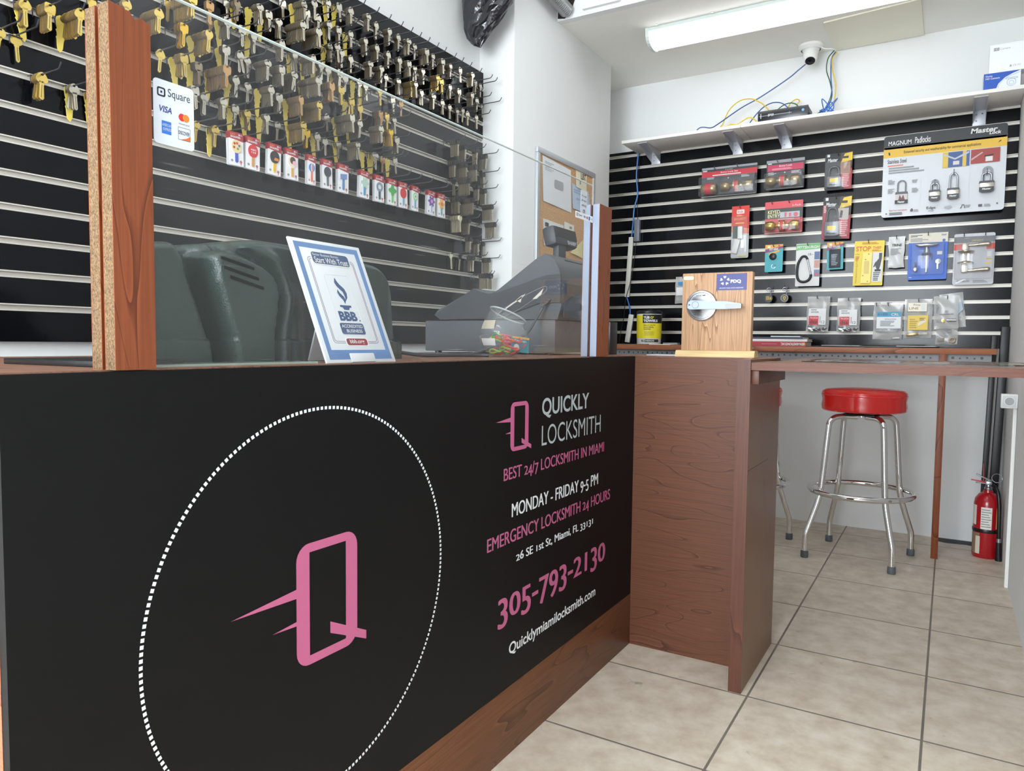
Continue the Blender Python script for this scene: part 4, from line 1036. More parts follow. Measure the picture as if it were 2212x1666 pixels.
ML1 = [('p', [(.6, 1), (1, 1), (1, .62), (.55, .62)], C('4a3a34')), ('p', [(.72, .97), (1, 1), (1, .78), (.58, .72)], YEL), ('r', .66, .84, .86, .9, C('3a3420')), ('p', [(.56, .52), (1, .56), (1, 0), (.72, .02), (.66, .2)], C('b83440')), ('L', .66, .06, .95, .48, 9, C('e8a8a8')), ('s', 'Master', .1, .77, .46, .87, W_), ('r', .08, .91, .18, .98, W_), ('r', .58, .42, .95, .74, C('a87860')), ('p', [(.66, .52), (.85, .48), (.9, .7), (.7, .72)], C('d8b49a'))]
card('lock_package', 'tall clear padlock pack with grey shrouded lock on black and red card', 'packaged lock', .244, .374, 1.765, 1.952, MLC, ML1, r=.01, bl=[(.03, .97, .02, .74, .036)], parts=padlock_pack)
ML2 = ML1[:-2] + [('r', .54, .46, .92, .72, C('c6bcb2')), ('p', [(.6, .5), (.7, .5), (.72, .66), (.64, .68)], C('44362f')), ('r', 0, .0, .14, .8, C('a82c3a')), ('L', .04, .62, .14, .8, 5, W_)]
card('lock_package', 'tall clear padlock pack with open shackle below the shrouded padlock pack', 'packaged lock', .238, .373, 1.514, 1.732, MLC, ML2, r=.01, bl=[(.03, .97, .02, .78, .04)], parts=lambda t, w, h: padlock_pack(t, w, h, .40, .30), tilt=1.5)
def p_key(t, w, h):
    mb = MB(); knob(mb, T(w * .5, -.03, h * .21) @ RY(90), .027, BRASS, RED, 1.5); mb.build('entry_knob', t)
card('lock_package', 'clear pack reading keyed entry with a polished brass knob on red card', 'packaged lock', -.051, .143, 1.561, 1.731, C('d8505a'),
     [('r', .0, .46, 1, .78, C('3a4238')), ('r', .4, .48, .92, .66, C('b4bac4')), ('t', 'KEYED', .08, .62, .4, .73, C('e8e2b0')), ('t', 'ENTRY', .08, .49, .4, .6, C('e8e2b0')), ('r', .52, .5, .58, .64, C('d46a70')), ('r', .64, .5, .7, .62, C('d46a70')), ('c', .82, .56, .06, C('d46a70')), ('t', '3-Pack', .72, .82, .95, .88, C('f0c8c8')), ('L', .35, .42, .8, .45, 1, W_)], hooks=(.2, .65), bl=[(.0, 1.0, .0, .42, .066)], parts=p_key)
def p_link(t, w, h):
    MB().box(w * .12, w * .46, -.02, -.002, h * .08, h * .36, C('dcdfda'), .004, M=T(w * .3, 0, h * .2) @ RY(14) @ T(-w * .3, 0, -h * .2)).box(w * .4, w * .68, -.022, -.002, h * .36, h * .6, C('e4e6e2'), .004).box(w * .56, w * .78, -.012, -.002, h * .18, h * .34, C('e8eaea'), .003).build('closer_arm', t)
card('hardware_package', 'narrow red and white clear pack holding a pale door closer arm', 'packaged hardware', -.229, -.134, 1.439, 1.724, C('c9ccce'),
     [('p', [(0, 1), (1, 1), (1, .56), (0, .62)], C('d83226')), ('p', [(0, .62), (1, .56), (1, .46), (0, .5)], C('e2886c')), ('p', rrect(.28, .72, .85, .93, .03), W_), ('t', 'link', .34, .868, .66, .915, C('d83226')), ('L', .28, .8, .72, .83, 2, C('f0c0a0')), ('t', 'SECURITY', .14, .73, .82, .775, C('e8b050')), ('r', .22, .66, .72, .68, YEL), ('r', .08, .38, .4, .62, C('3f5248')), ('r', .44, .02, .9, .05, C('c8c070'))], r=.008, bl=[(.02, .98, .01, .8, .03)], parts=p_link)
# teal key-holder cards
def p_bak(t, w, h):
    MB().lathe([(0, 0), (.018, 0), (.019, .004), (.018, .012), (.012, .015), (0, .0155)], BLKP, 28, T(w * .46, -.001, h * .56) @ RX(90)).build('reel', t)
    MB().tube([(w * .5 + .0105 * math.cos(2 * PI * j / 24), -.003, h * .2 + .0105 * math.sin(2 * PI * j / 24)) for j in range(24)], .0013, STEEL, 6, closed=True).build('split_ring', t)
TC = [('p', [(0, .84), (1, .92), (1, 1), (0, 1)], C('e8a63c')), ('p', [(0, .7), (1, .86), (1, .94), (0, .82)], C('8c3c6c')), ('p', [(.2, .6), (.8, .74), (.8, .8), (.2, .68)], C('e8a63c')), ('r', .14, .88, .3, .96, C('f0e6c8')), ('c', .78, .95, .05, C('c83c3c'))]
card('key_reel', 'teal carded black key reel with split ring, low middle of the back slatwall', 'packaged reel', -.044, .049, 1.355, 1.502, TEAL, TC + [('s', 'KEY-BAK', .24, .79, .74, .88, W_)], r=.006, parts=p_bak)
def p_hold(t, w, h):
    mb = MB().box(w * .14, w * .84, -.008, -.001, h * .06, h * .74, pm('dark vinyl pouch', (44, 50, 60), .5), .002)
    mb.text('KEY', w * .3, w * .55, h * .42, h * .56, -.0086, C('98a0a8'), M=None); ops(mb, w, h, [('L', .28, .14, .7, .56, 7, C('8a929c'))], -.0083); mb.build('key_pouch', t)
card('key_holder', 'small teal card with a dark key pouch right of the carabiner card', 'packaged key holder', .271, .349, 1.355, 1.496, TEAL, TC + [('s', 'KEY HOLDER', .12, .8, .8, .87, W_)], r=.004, parts=p_hold, tilt=-1)
def p_car(t, w, h):
    P = bez([(w * .18, -.008, h * .62), (w * .1, -.008, h * .5), (w * .08, -.008, h * .28), (w * .16, -.008, h * .14), (w * .36, -.008, h * .1), (w * .54, -.008, h * .13), (w * .64, -.008, h * .2), (w * .66, -.008, h * .27)], 5)
    MB().tube(P, [.0065] * len(P), BLKP, 10).tube(bez([(w * .18, -.008, h * .62), (w * .28, -.008, h * .69), (w * .42, -.008, h * .69), (w * .5, -.008, h * .62)], 5), .006, BLKP, 10).build('carabiner_body', t)
    MB().tube([(w * .5, -.008, h * .62), (w * .655, -.008, h * .26)], .0042, STEEL, 10).build('gate', t)
card('carabiner_pack', 'white card with green header and a large black carabiner', 'packaged carabiner', .116, .236, 1.273, 1.498, W_, [('p', [(0, .84), (1, .87), (1, 1), (0, .98)], GRN), ('s', 'PITTSBURGH', .03, .88, .95, .945, W_), ('L', .1, .83, .8, .86, 1, C('d4ecd0')), ('t', '15.-', .52, .72, .72, .77, K_), ('r', .77, .62, .99, .8, C('5a6f9a')), ('r', .77, .42, .99, .6, C('c89a8c')), ('r', .77, .22, .99, .38, C('7a80a8')), ('r', .8, .24, .95, .3, C('c0606a'))], parts=p_car)
def p_stop(t, w, h):
    m = pm('olive brass plate', (176, 152, 84), .4, metal=.5)
    mb = MB().prism([(w * .27, h * .05), (w * .6, h * .05), (w * .62, h * .74), (w * .30, h * .74)], -.009, -.001, m)
    mb.prism(rrect(w * .36, w * .53, h * .26, h * .55, .002), -.0098, -.009, C('d8c46a'))
    for u, v in ((.5, .70), (.4, .58), (.34, .22), (.5, .09)): mb.poly(circ(w * u, h * v, .0028, 10), -.0094, C('4a3c20'))
    mb.build('latch_guard', t)
card('latch_guard_pack', 'yellow card with big red stop thief lettering and a brass latch guard', 'packaged latch guard', .397, .534, 1.269, 1.495, C('ecd23c'), [('t', 'STOP', .06, .77, .55, .88, C('d03a2c')), ('t', 'THIEF', .62, .81, .9, .87, C('d03a2c')), ('L', .6, .76, .92, .8, 2, C('c86a2c')), ('L', .25, .92, .9, .97, 2, C('c87a2c')), ('t', 'LAS', .04, .69, .18, .72, C('9a8a2c')), ('L', .05, .56, .18, .66, 3, C('c05a2c')), ('L', .08, .05, .14, .56, 14, C('c8a030')), ('r', .63, .08, .97, .74, W_), ('p', [(.7, .48), (.84, .6), (.84, .72), (.94, .72), (.94, .6), (.9, .44), (.86, .34), (.8, .34)], C('3a3a3c')), ('p', [(.66, .4), (.74, .54), (.72, .42)], K_), ('L', .68, .1, .94, .3, 5, DGRY), ('r', .72, .31, .92, .36, K_)], parts=p_stop, tilt=1)
# white packet
def bag(name, label, cat, x0, x1, z0, z1, col, L=(), puff=.012, y=2.0, hooks=(.5,), contents=None, tilt=0, waist=0.0, seed=1, group=None):
    w, h = x1 - x0, z1 - z0; rg = random.Random(seed)
    t = thing(name, label, cat, (x0, y, z0), 0, group, (0, R(tilt), 0))
    P = []; nu, nv = 12, 16
    ph = [rg.uniform(0, 6) for _ in range(6)]
    for sgn in (-1, 1):
        rows = []
        for j in range(nv + 1):
            v = j / nv; row = []
            k = 1 - waist * math.exp(-((v - .35) / .18) ** 2)
            for i in range(nu + 1):
                u = i / nu
                d = puff * (math.sin(PI * u) ** .6) * (math.sin(PI * min(1, v * 1.02)) ** .4) * (1.15 - .75 * v)
                d += .0016 * math.sin(9 * u + ph[0] + 4 * v) + .0014 * math.sin(13 * v + ph[1] + 6 * u)
                row.append((w * (.5 + (u - .5) * k) + .0012 * math.sin(11 * v + ph[2]), sgn * max(.0002, d), h * v + .0015 * math.sin(8 * u + ph[3]) * (v < .05)))
            rows.append(row)
        P.append(rows)
    mb = MB().grid(P[0], col).grid(P[1], col)
    mb.build('bag', t)
    if L:
        mb = MB(); ops(mb, w, h, L, -puff * 1.02 - .0022); mb.build('printed_label', t)
    if contents: contents(t, w, h)
    for u in hooks: back_hook(x0 + u * w, z1 - .012)
    return t
bag('hardware_bag', 'plain white printed pouch between the yellow and blue cards', 'packet', .555, .628, 1.353, 1.508, C('dcdedc', .35), [('s', 'TRINE', .2, .68, .8, .76, K_), ('L', .15, .4, .85, .62, 7, GRY)], puff=.011, waist=.1, seed=4)
def p_th(t, w, h):
    mb = MB().tube(bez([(w * .2, -.03, h * .745), (w * .32, -.032, h * .725), (w * .48, -.034, h * .73), (w * .62, -.032, h * .725), (w * .76, -.03, h * .745)], 4), [.006, .0075, .0085, .009, .009, .009, .009, .009, .009, .009, .009, .009, .009, .0085, .008, .007, .006][:17], STEEL, 12)
    mb.lathe([(.009, 0), (.011, .02), (.013, .034), (.02, .036), (.024, .042), (.02, .048), (0, .05)], STEEL, 20, T(w * .48, -.018, h * .72) @ RX(180) @ T(0, 0, 0))
    mb.box(w * .46, w * .51, -.014, -.008, h * .15, h * .55, STEEL, .001)
    for u in (.36, .6): mb.tube([(w * u, -.014, h * .55), (w * u, -.014, h * .42)], .003, STEEL, 8)
    mb.build('t_handle', t)
    mb = MB().lathe([(0, 0), (.011, 0), (.011, .012), (.006, .014), (0, .014)], STEEL, 16, T(w * .2, -.002, h * .22) @ RX(90)).tube([(w * .2, -.008, h * .27), (w * .2, -.008, h * .38)], .004, STEEL, 8)
    mb.lathe([(.0, 0), (.012, 0), (.012, .01), (0, .012)], STEEL, 16, T(w * .78, -.002, h * .38) @ RX(90)).box(w * .75, w * .78, -.01, -.008, h * .22, h * .34, STEEL)
    mb.build('cylinder_and_key', t)
card('handle_pack', 'bright blue clear pack holding a chrome garage door handle', 'packaged handle', .644, .812, 1.289, 1.516, C('2c64c8'), [('r', 0, .8, 1, 1, C('d8d2c0')), ('L', .05, .92, .35, .97, 2, DGRY), ('L', .05, .82, .5, .9, 3, C('8a8a8c')), ('t', 'Ideal', .84, .93, .95, .97, BLU), ('r', .74, .53, .87, .6, W_), ('L', .04, .04, .14, .06, 1, LGRY), ('c', .9, .83, .04, C('3f6fc0'))], bl=[(.08, .92, .1, .78, .04)], parts=p_th)
def p_lev(t, w, h):
    mb = MB()
    for z, s in ((.62, 1), (.44, -1)):
        mb.lathe([(.008, 0), (.010, .006), (.03, .01), (.034, .014), (.034, .017), (.008, .0175)], STEEL_D, 24, T(w * .3, -.024, h * z) @ (RX(180) if s < 0 else RX(0)) @ T(0, 0, -.01))
    for zc, s in ((.76, 1), (.27, -1)):
        z0_ = zc - .13 * (s > 0) + .0; 
        mb.box(w * .2, w * .36, -.034, -.012, h * (zc - (.10 if s > 0 else .04)), h * (zc + (.04 if s > 0 else .12)), STEEL_D, .003)
        P = bez([(w * .34, -.024, h * zc), (w * .5, -.024, h * (zc + .0)), (w * .66, -.024, h * (zc + .01)), (w * .82, -.024, h * (zc + .015)), (w * .9, -.024, h * (zc + .01))], 4)
        mb.tube(P, [.0075] * 5 + [.0085] * 4 + [.0105] * 4 + [.011, .0105, .009, .006], STEEL_D, 12)
    mb.box(w * .22, w * .27, -.03, -.018, h * .46, h * .6, STEEL_D).box(w * .34, w * .39, -.03, -.018, h * .46, h * .6, STEEL_D)
    mb.build('lever_handles', t)
card('lever_pack', 'large clear pack at far right holding a satin nickel lever handle set', 'packaged lever', .838, 1.004, 1.259, 1.502, C('c2c3c8'), [('r', 0, .82, 1, .94, C('6a6c70')), ('r', 0, .68, 1, .8, C('d84c3c')), ('r', .22, .66, .8, .82, C('c2c3c8')), ('t', 'DEFIANT', .44, .845, .72, .875, C('d8c03c')), ('r', .82, .54, .92, .64, W_), ('r', .8, .48, .94, .505, C('c8b040')), ('r', .78, .4, .94, .43, YEL), ('t', 'WATERLOO', .1, .05, .42, .085, DGRY), ('L', .5, .03, .92, .09, 3, GRY), ('p', [(.06, .04), (.3, .12), (.34, .1), (.1, .02)], C('e6eaf0'))], r=.008, hooks=(.24, .76), bl=[(.04, .96, .1, .9, .05)], parts=p_lev)
# key tags
def keyring_tag(label, x, prints):
    t = thing('key_tag', label, 'key tag', (x, 1.985, 1.212), 0, None)
    for k in range(3):
        MB().tube([(.011 * math.cos(2 * PI * j / 20), -.004 + .004 * k + .002 * math.sin(2 * PI * j / 20), .046 + .011 * math.sin(2 * PI * j / 20)) for j in range(20)], .0013, STEEL, 6, closed=True).build('split_ring', t)
    mb = MB().prism(circ(0, 0, .021, 24, .023), -.006, .003, BLKP)
    prints(mb); mb.build('tag_body', t)
    back_hook(x, 1.268, .06, 'dark wire hook in a groove of the back slatwall')
def pr1(mb):
    mb.poly([(-.012, -.008), (.003, -.008), (.003, .010), (-.012, .010)], -.0064, C('d8b83c')); ops(mb, .02, .02, [('L', -.5, -.3, .1, .4, 4, K_)], -.0068); mb.poly([(.006, -.01), (.016, -.006), (.014, .008), (.006, .006)], -.0064, C('b89a30'))
def pr2(mb):
    mb.ring(circ(0, 0, .018, 24), circ(0, 0, .0165, 24), -.0064, -.006, LGRY); mb.poly([(-.007, .008), (.007, .008), (.007, -.003), (0, -.012), (-.007, -.003)], -.0064, C('d8b83c')); mb.poly(circ(0, 0, .004, 12), -.0067, K_)
keyring_tag('round black key tag with yellow square print on split rings', -.016, pr1)
keyring_tag('round black key tag with yellow shield print on split rings', .066, pr2)
# postal lock bags
CAM = pm('small zinc parts', (176, 182, 186), .3, metal=.8)
def p_esp(t, w, h):
    mb = MB(); rg = random.Random(9)
    for k in range(16):
        mb.lathe([(0, 0), (.009, 0), (.009, .004), (0, .005)], CAM, 10, T(w * rg.uniform(.14, .86), rg.uniform(-.012, -.002), h * rg.uniform(.04, .15)) @ RX(rg.uniform(0, 180)) @ RZ(rg.uniform(0, 180)))
    mb.build('zinc_locks', t)
ESP = [('r', .1, .2, .88, .66, C('e8e8e8')), ('r', .12, .2, .56, .45, C('c8303c')), ('t', 'esp', .5, .34, .18, .23, K_), ('t', 'POSTAL', .52, .425, .16, .37, C('f0d0d0')), ('t', 'RIESNER', .55, .575, .2, .54, K_), ('L', .2, .6, .6, .64, 1, GRY), ('t', '12', .68, .24, .84, .32, GRY), ('r', .62, .26, .64, .44, DGRY)]
bag('postal_lock_bag', 'clear bag with red postal label, left of the two alike', 'bag', .178, .288, 1.032, 1.218, BAGC, ESP, puff=.014, contents=p_esp, seed=5, hooks=(.5,), tilt=1)
bag('postal_lock_bag', 'clear bag with red postal label, right of the two alike', 'bag', .328, .438, 1.030, 1.206, BAGC, ESP, puff=.014, contents=p_esp, seed=6)
def p_strip(t, w, h): MB().box(w * .1, w * .86, -.008, .002, h * .2, h * .3, C('a8b0b4', .25), .003).box(w * .68, w * .92, -.006, 0, h * .02, h * .07, C('d8d8d4'), .002).build('clear_strip', t)
bag('hardware_bag', 'clear bag with a blue and white label beside the postal bags', 'bag', .50, .632, .993, 1.177, BAGC, [('r', .12, .3, .95, .76, C('e6eaec')), ('r', .12, .62, .95, .76, C('3f98bc')), ('t', 'CRL', .62, .65, .88, .72, W_), ('t', 'KV300', .16, .66, .5, .72, C('205a80')), ('t', 'INSTRUCTIONS', .4, .54, .78, .57, DGRY), ('L', .25, .36, .75, .52, 5, GRY)], puff=.012, contents=p_strip, seed=7, hooks=(.1, .5))
def p_brk(t, w, h): MB().box(w * .1, w * .55, -.01, 0, h * .02, h * .1, ABRASS, .002, M=RY(-8)).box(w * .5, w * .85, -.009, 0, h * .08, h * .14, C('d8d4c8'), .002).build('small_bracket', t)
bag('hardware_bag', 'clear bag with a yellow label and brown header', 'bag', .640, .760, 1.003, 1.194, BAGC, [('r', .12, .68, .8, .9, C('efe9d8')), ('t', 'Prime', .32, .82, .56, .88, C('8a6a2c')), ('t', 'LINE', .16, .73, .5, .79, C('8a6a2c')), ('p', rrect(.6, .74, .72, .88, .02), W_), ('r', .13, .2, .86, .58, C('e8c84c')), ('L', .2, .24, .5, .5, 5, C('b89a3c')), ('p', [(.5, .3), (.8, .42), (.76, .48), (.5, .38)], C('e8e4d4')), ('L', .55, .44, .8, .52, 3, C('8a7a40'))], puff=.014, contents=p_brk, seed=8)
def p_lat(t, w, h): MB().tube([(w * .52, -.02, h * .26), (w * .9, -.02, h * .25)], .006, STEEL, 10).lathe([(.008, 0), (.008, .012), (0, .013)], BRASS, 12, T(w * .38, -.016, h * .25) @ RX(90)).build('latch_bolt', t)
bag('hardware_bag', 'greyish clear bag with a latch bolt, front of the far right cluster', 'bag', .770, .872, 1.045, 1.205, BAGC, [('t', 'HARDWARE', .24, .42, .8, .46, DGRY), ('c', .5, .52, .05, GRY), ('L', .08, .5, .2, .75, 6, GRY)], puff=.012, contents=p_lat, seed=9, y=1.985, tilt=-2)
bag('hardware_bag', 'crumpled clear bag behind at right in the far right cluster', 'bag', .805, .905, 1.045, 1.215, BAGC, [('p', [(.55, .3), (.95, .5), (.9, .75), (.6, .68)], C('a9bccc')), ('L', .5, .2, .8, .4, 3, GRY)], puff=.01, seed=12, y=2.016, tilt=-7, hooks=())
def p_ringn(t, w, h): MB().tube([(w * .76 + .012 * math.cos(2 * PI * j / 18), -.012, h * .2 + .011 * math.sin(2 * PI * j / 18)) for j in range(18)], .004, C('b8a48c'), 8, closed=True).box(w * .1, w * .4, -.008, -.002, h * .12, h * .3, C('8f8a80'), .002).build('rubber_ring', t)
bag('hardware_bag', 'small flat bag hanging lowest in the far right cluster', 'bag', .778, .871, .972, 1.075, BAGC, [('L', .3, .5, .75, .75, 4, GRY)], puff=.008, contents=p_ringn, seed=13, y=2.004, hooks=())
bag('hardware_bag', 'clear bag with blue dot half hidden behind the oak lock display', 'bag', -.545, -.44, 1.193, 1.348, BAGC, [('r', .1, .3, .9, .6, C('e4e6e6')), ('r', .2, .68, .5, .8, C('3a8cc8'))], puff=.012, seed=14)

# padlock display board
t = thing('padlock_board', 'large white padlock display board with black and yellow header', 'display board', (.517, 1.985, 1.604))
w, h = .5145, .3995
mb = MB().prism(rrect(0, w, 0, h, .014), 0, .004, C('cfd3d6', .35))
YB_ = C('e6b93c')
mb.poly([p for p in rrect(0, w, h * .838, h, .014)], -.0003, C('2a2c30'))
mb.poly([(0, h * .838), (w, h * .838), (w, h * .86), (0, h * .86)], -.0003, C('2a2c30'))
mb.poly([(0, h * .735), (w, h * .735), (w, h * .838), (0, h * .838)], -.0004, YB_)
L = [('t', 'MAGNUM', .04, .88, .235, .935, W_), ('t', 'Padlocks', .265, .88, .395, .955, W_), ('s', 'Master', .715, .915, .92, .975, W_), ('s', 'Lock', .86, .885, .95, .925, W_),
     ('t', 'Enhanced security and weatherability for commercial applications', .175, .762, .80, .805, C('2a2416')), ('p', [(.045, .765), (.06, .765), (.055, .8), (.042, .8)], K_), ('p', [(.93, .78), (.955, .8), (.95, .81), (.935, .79)], K_),
     ('t', 'Stainless Steel', .038, .66, .2, .71, C('3a3c40')), ('L', .04, .62, .25, .645, 1, C('d87a6a')), ('L', .05, .53, .4, .615, 3, C('8a8c90')),
     ('r', .5, .545, .715, .725, C('3f5a90')), ('r', .5, .545, .545, .725, C('d8b84c')), ('r', .66, .545, .69, .725, C('d8b84c')), ('p', [(.51, .71), (.6, .65), (.71, .72), (.71, .695), (.6, .63), (.51, .69)], C('b8bcc4')), ('r', .585, .57, .635, .615, C('d0ccc8')),
     ('r', .725, .56, .95, .725, C('a03c38')), ('p', [(.73, .62), (.81, .69), (.82, .68), (.73, .6)], C('c4a8a4')), ('r', .84, .575, .895, .63, C('dcdcd8')), ('p', [(.83, .63), (.9, .64), (.9, .655), (.83, .645)], K_),
     ('r', .328, .1, .3295, .5, LGRY), ('r', .72, .1, .7215, .52, LGRY), ('L', .05, .4, .11, .46, 4, GRY), ('L', .05, .29, .11, .35, 4, GRY), ('L', .255, .4, .32, .44, 3, GRY), ('L', .255, .28, .32, .34, 4, GRY),
     ('t', 'Build Your Lock System', .07, .065, .22, .088, C('b8403c')), ('L', .07, .02, .2, .055, 2, DGRY), ('t', 'Edge', .385, .055, .46, .095, C('3a3a3c')), ('L', .4, .035, .46, .048, 1, GRY), ('L', .28, .045, .33, .075, 2, GRY), ('p', [(.25, .05), (.27, .05), (.275, .07), (.262, .092), (.248, .07)], C('4a4a4c')),
     ('p', [(.53, .06), (.57, .05), (.595, .07), (.58, .09), (.53, .08)], C('aaaeb2')), ('L', .7, .05, .75, .085, 2, GRY), ('p', [(.655, .045), (.665, .045), (.67, .09), (.69, .09), (.7, .045), (.692, .045), (.685, .08), (.675, .08)], C('5a5c60')), ('r', .80, .05, .83, .078, C('4a4c50')), ('L', .845, .045, .9, .08, 2, GRY), ('c', .045, .04, .006, K_), ('c', .945, .075, .006, K_), ('r', .06, .1, .95, .1015, LGRY)]
ops(mb, w, h, L, -.0006)
for (u, v, ww, hh) in ((.447, .375, .062, .12), (.86, .46, .082, .125)):
    mb.ring([(w * u - w * ww / 2, h * (v - .14))] + [(w * u + w * ww / 2, h * (v - .14))] + [(w * u + w * ww / 2 * math.cos(PI * k / 10), h * v + w * ww / 2 * math.sin(PI * k / 10)) for k in range(11)],
            [(w * u - w * ww / 4, h * (v - .14))] + [(w * u + w * ww / 4, h * (v - .14))] + [(w * u + w * ww / 4 * math.cos(PI * k / 10), h * v + w * ww / 4 * math.sin(PI * k / 10)) for k in range(11)], -.014, -.0135, C('8a8e92'))
# picture of a padlock, printed
mb.poly([(w * .115, h * .155), (w * .225, h * .155), (w * .225, h * .2), (w * .115, h * .2)], -.013, K_); mb.poly([(w * .12, h * .2), (w * .22, h * .2), (w * .22, h * .27), (w * .12, h * .27)], -.013, C('c8c0bc')); mb.poly([(w * .145, h * .2), (w * .2, h * .2), (w * .185, h * .265), (w * .172, h * .22), (w * .155, h * .265)], -.0131, C('6a3c40'))
mb.poly([(w * .115, h * .27), (w * .225, h * .27), (w * .22, h * .3), (w * .12, h * .3)], -.013, C('55575c'))
mb.ring([(w * .13, h * .3), (w * .21, h * .3)] + [(w * .17 + w * .04 * math.cos(PI * k / 10), h * .39 + w * .04 * math.sin(PI * k / 10)) for k in range(11)], [(w * .143, h * .3), (w * .197, h * .3)] + [(w * .17 + w * .027 * math.cos(PI * k / 10), h * .39 + w * .027 * math.sin(PI * k / 10)) for k in range(11)], -.0135, -.013, C('6a6c70'))
mb.text('Master', w * .14, w * .2, h * .163, h * .19, -.0134, W_, .03)
mb.build('printed_board', t)
def padlock(label, x, z, s, sl, group=None):
    q = thing('padlock', label, 'padlock', (.517 + x, 1.985 - .028, 1.604 + z))
    mb = MB()
    mb.prism([(-s, 0), (-s * .6, -.006), (s * .6, -.006), (s, 0), (s, .006), (-s, .006)], -.013, .011, BLKP)
    mb.prism([(-s, .006), (s, .006), (s, .016), (-s, .016)], -.0135, .011, BLKP)
    mb.box(-s * .97, s * .97, -.013, .011, .015, .037, pm('stainless lock body', (214, 208, 192), .25, metal=.75), .003)
    mb.prism([(-s * 1.05, .037), (s * 1.05, .037), (s * .98, .045), (-s * .98, .045)], -.014, .012, pm('lock bumper', (66, 70, 76), .4))
    mb.text('Master', -s * .6, s * .6, .003, .0115, -.0142, W_, .04, None, .15)
    mb.build('lock_body', q)
    P = bez([(-s * .62, 0, .044), (-s * .62, 0, .044 + sl * .6), (-s * .5, 0, .044 + sl * .85), (0, 0, .044 + sl), (s * .5, 0, .044 + sl * .85), (s * .62, 0, .044 + sl * .6), (s * .62, 0, .044)], 5)
    MB().tube(P, .0042, STEEL, 10).build('shackle', q)
    MB().tube(bez([(0, .026, .044 + sl - .008), (0, .004, .044 + sl - .008), (0, -.008, .044 + sl - .004), (0, -.012, .044 + sl + .012)], 4), .0022, STEEL, 8).lathe([(0, 0), (.003, .002), (0, .006)], STEEL, 8, T(0, -.012, .044 + sl + .012)).build('peg', q)
padlock('short shackle laminated padlock left of the tall one on display board', w * .447, h * .165, .0235, .034)
padlock('tall shackle laminated padlock in the middle of the display board', w * .597, h * .17, .0245, .072)
padlock('widest laminated padlock at right on the display board', w * .856, h * .22, .029, .04)
back_hook(.60, 1.94, .05); back_hook(.95, 1.94, .05)

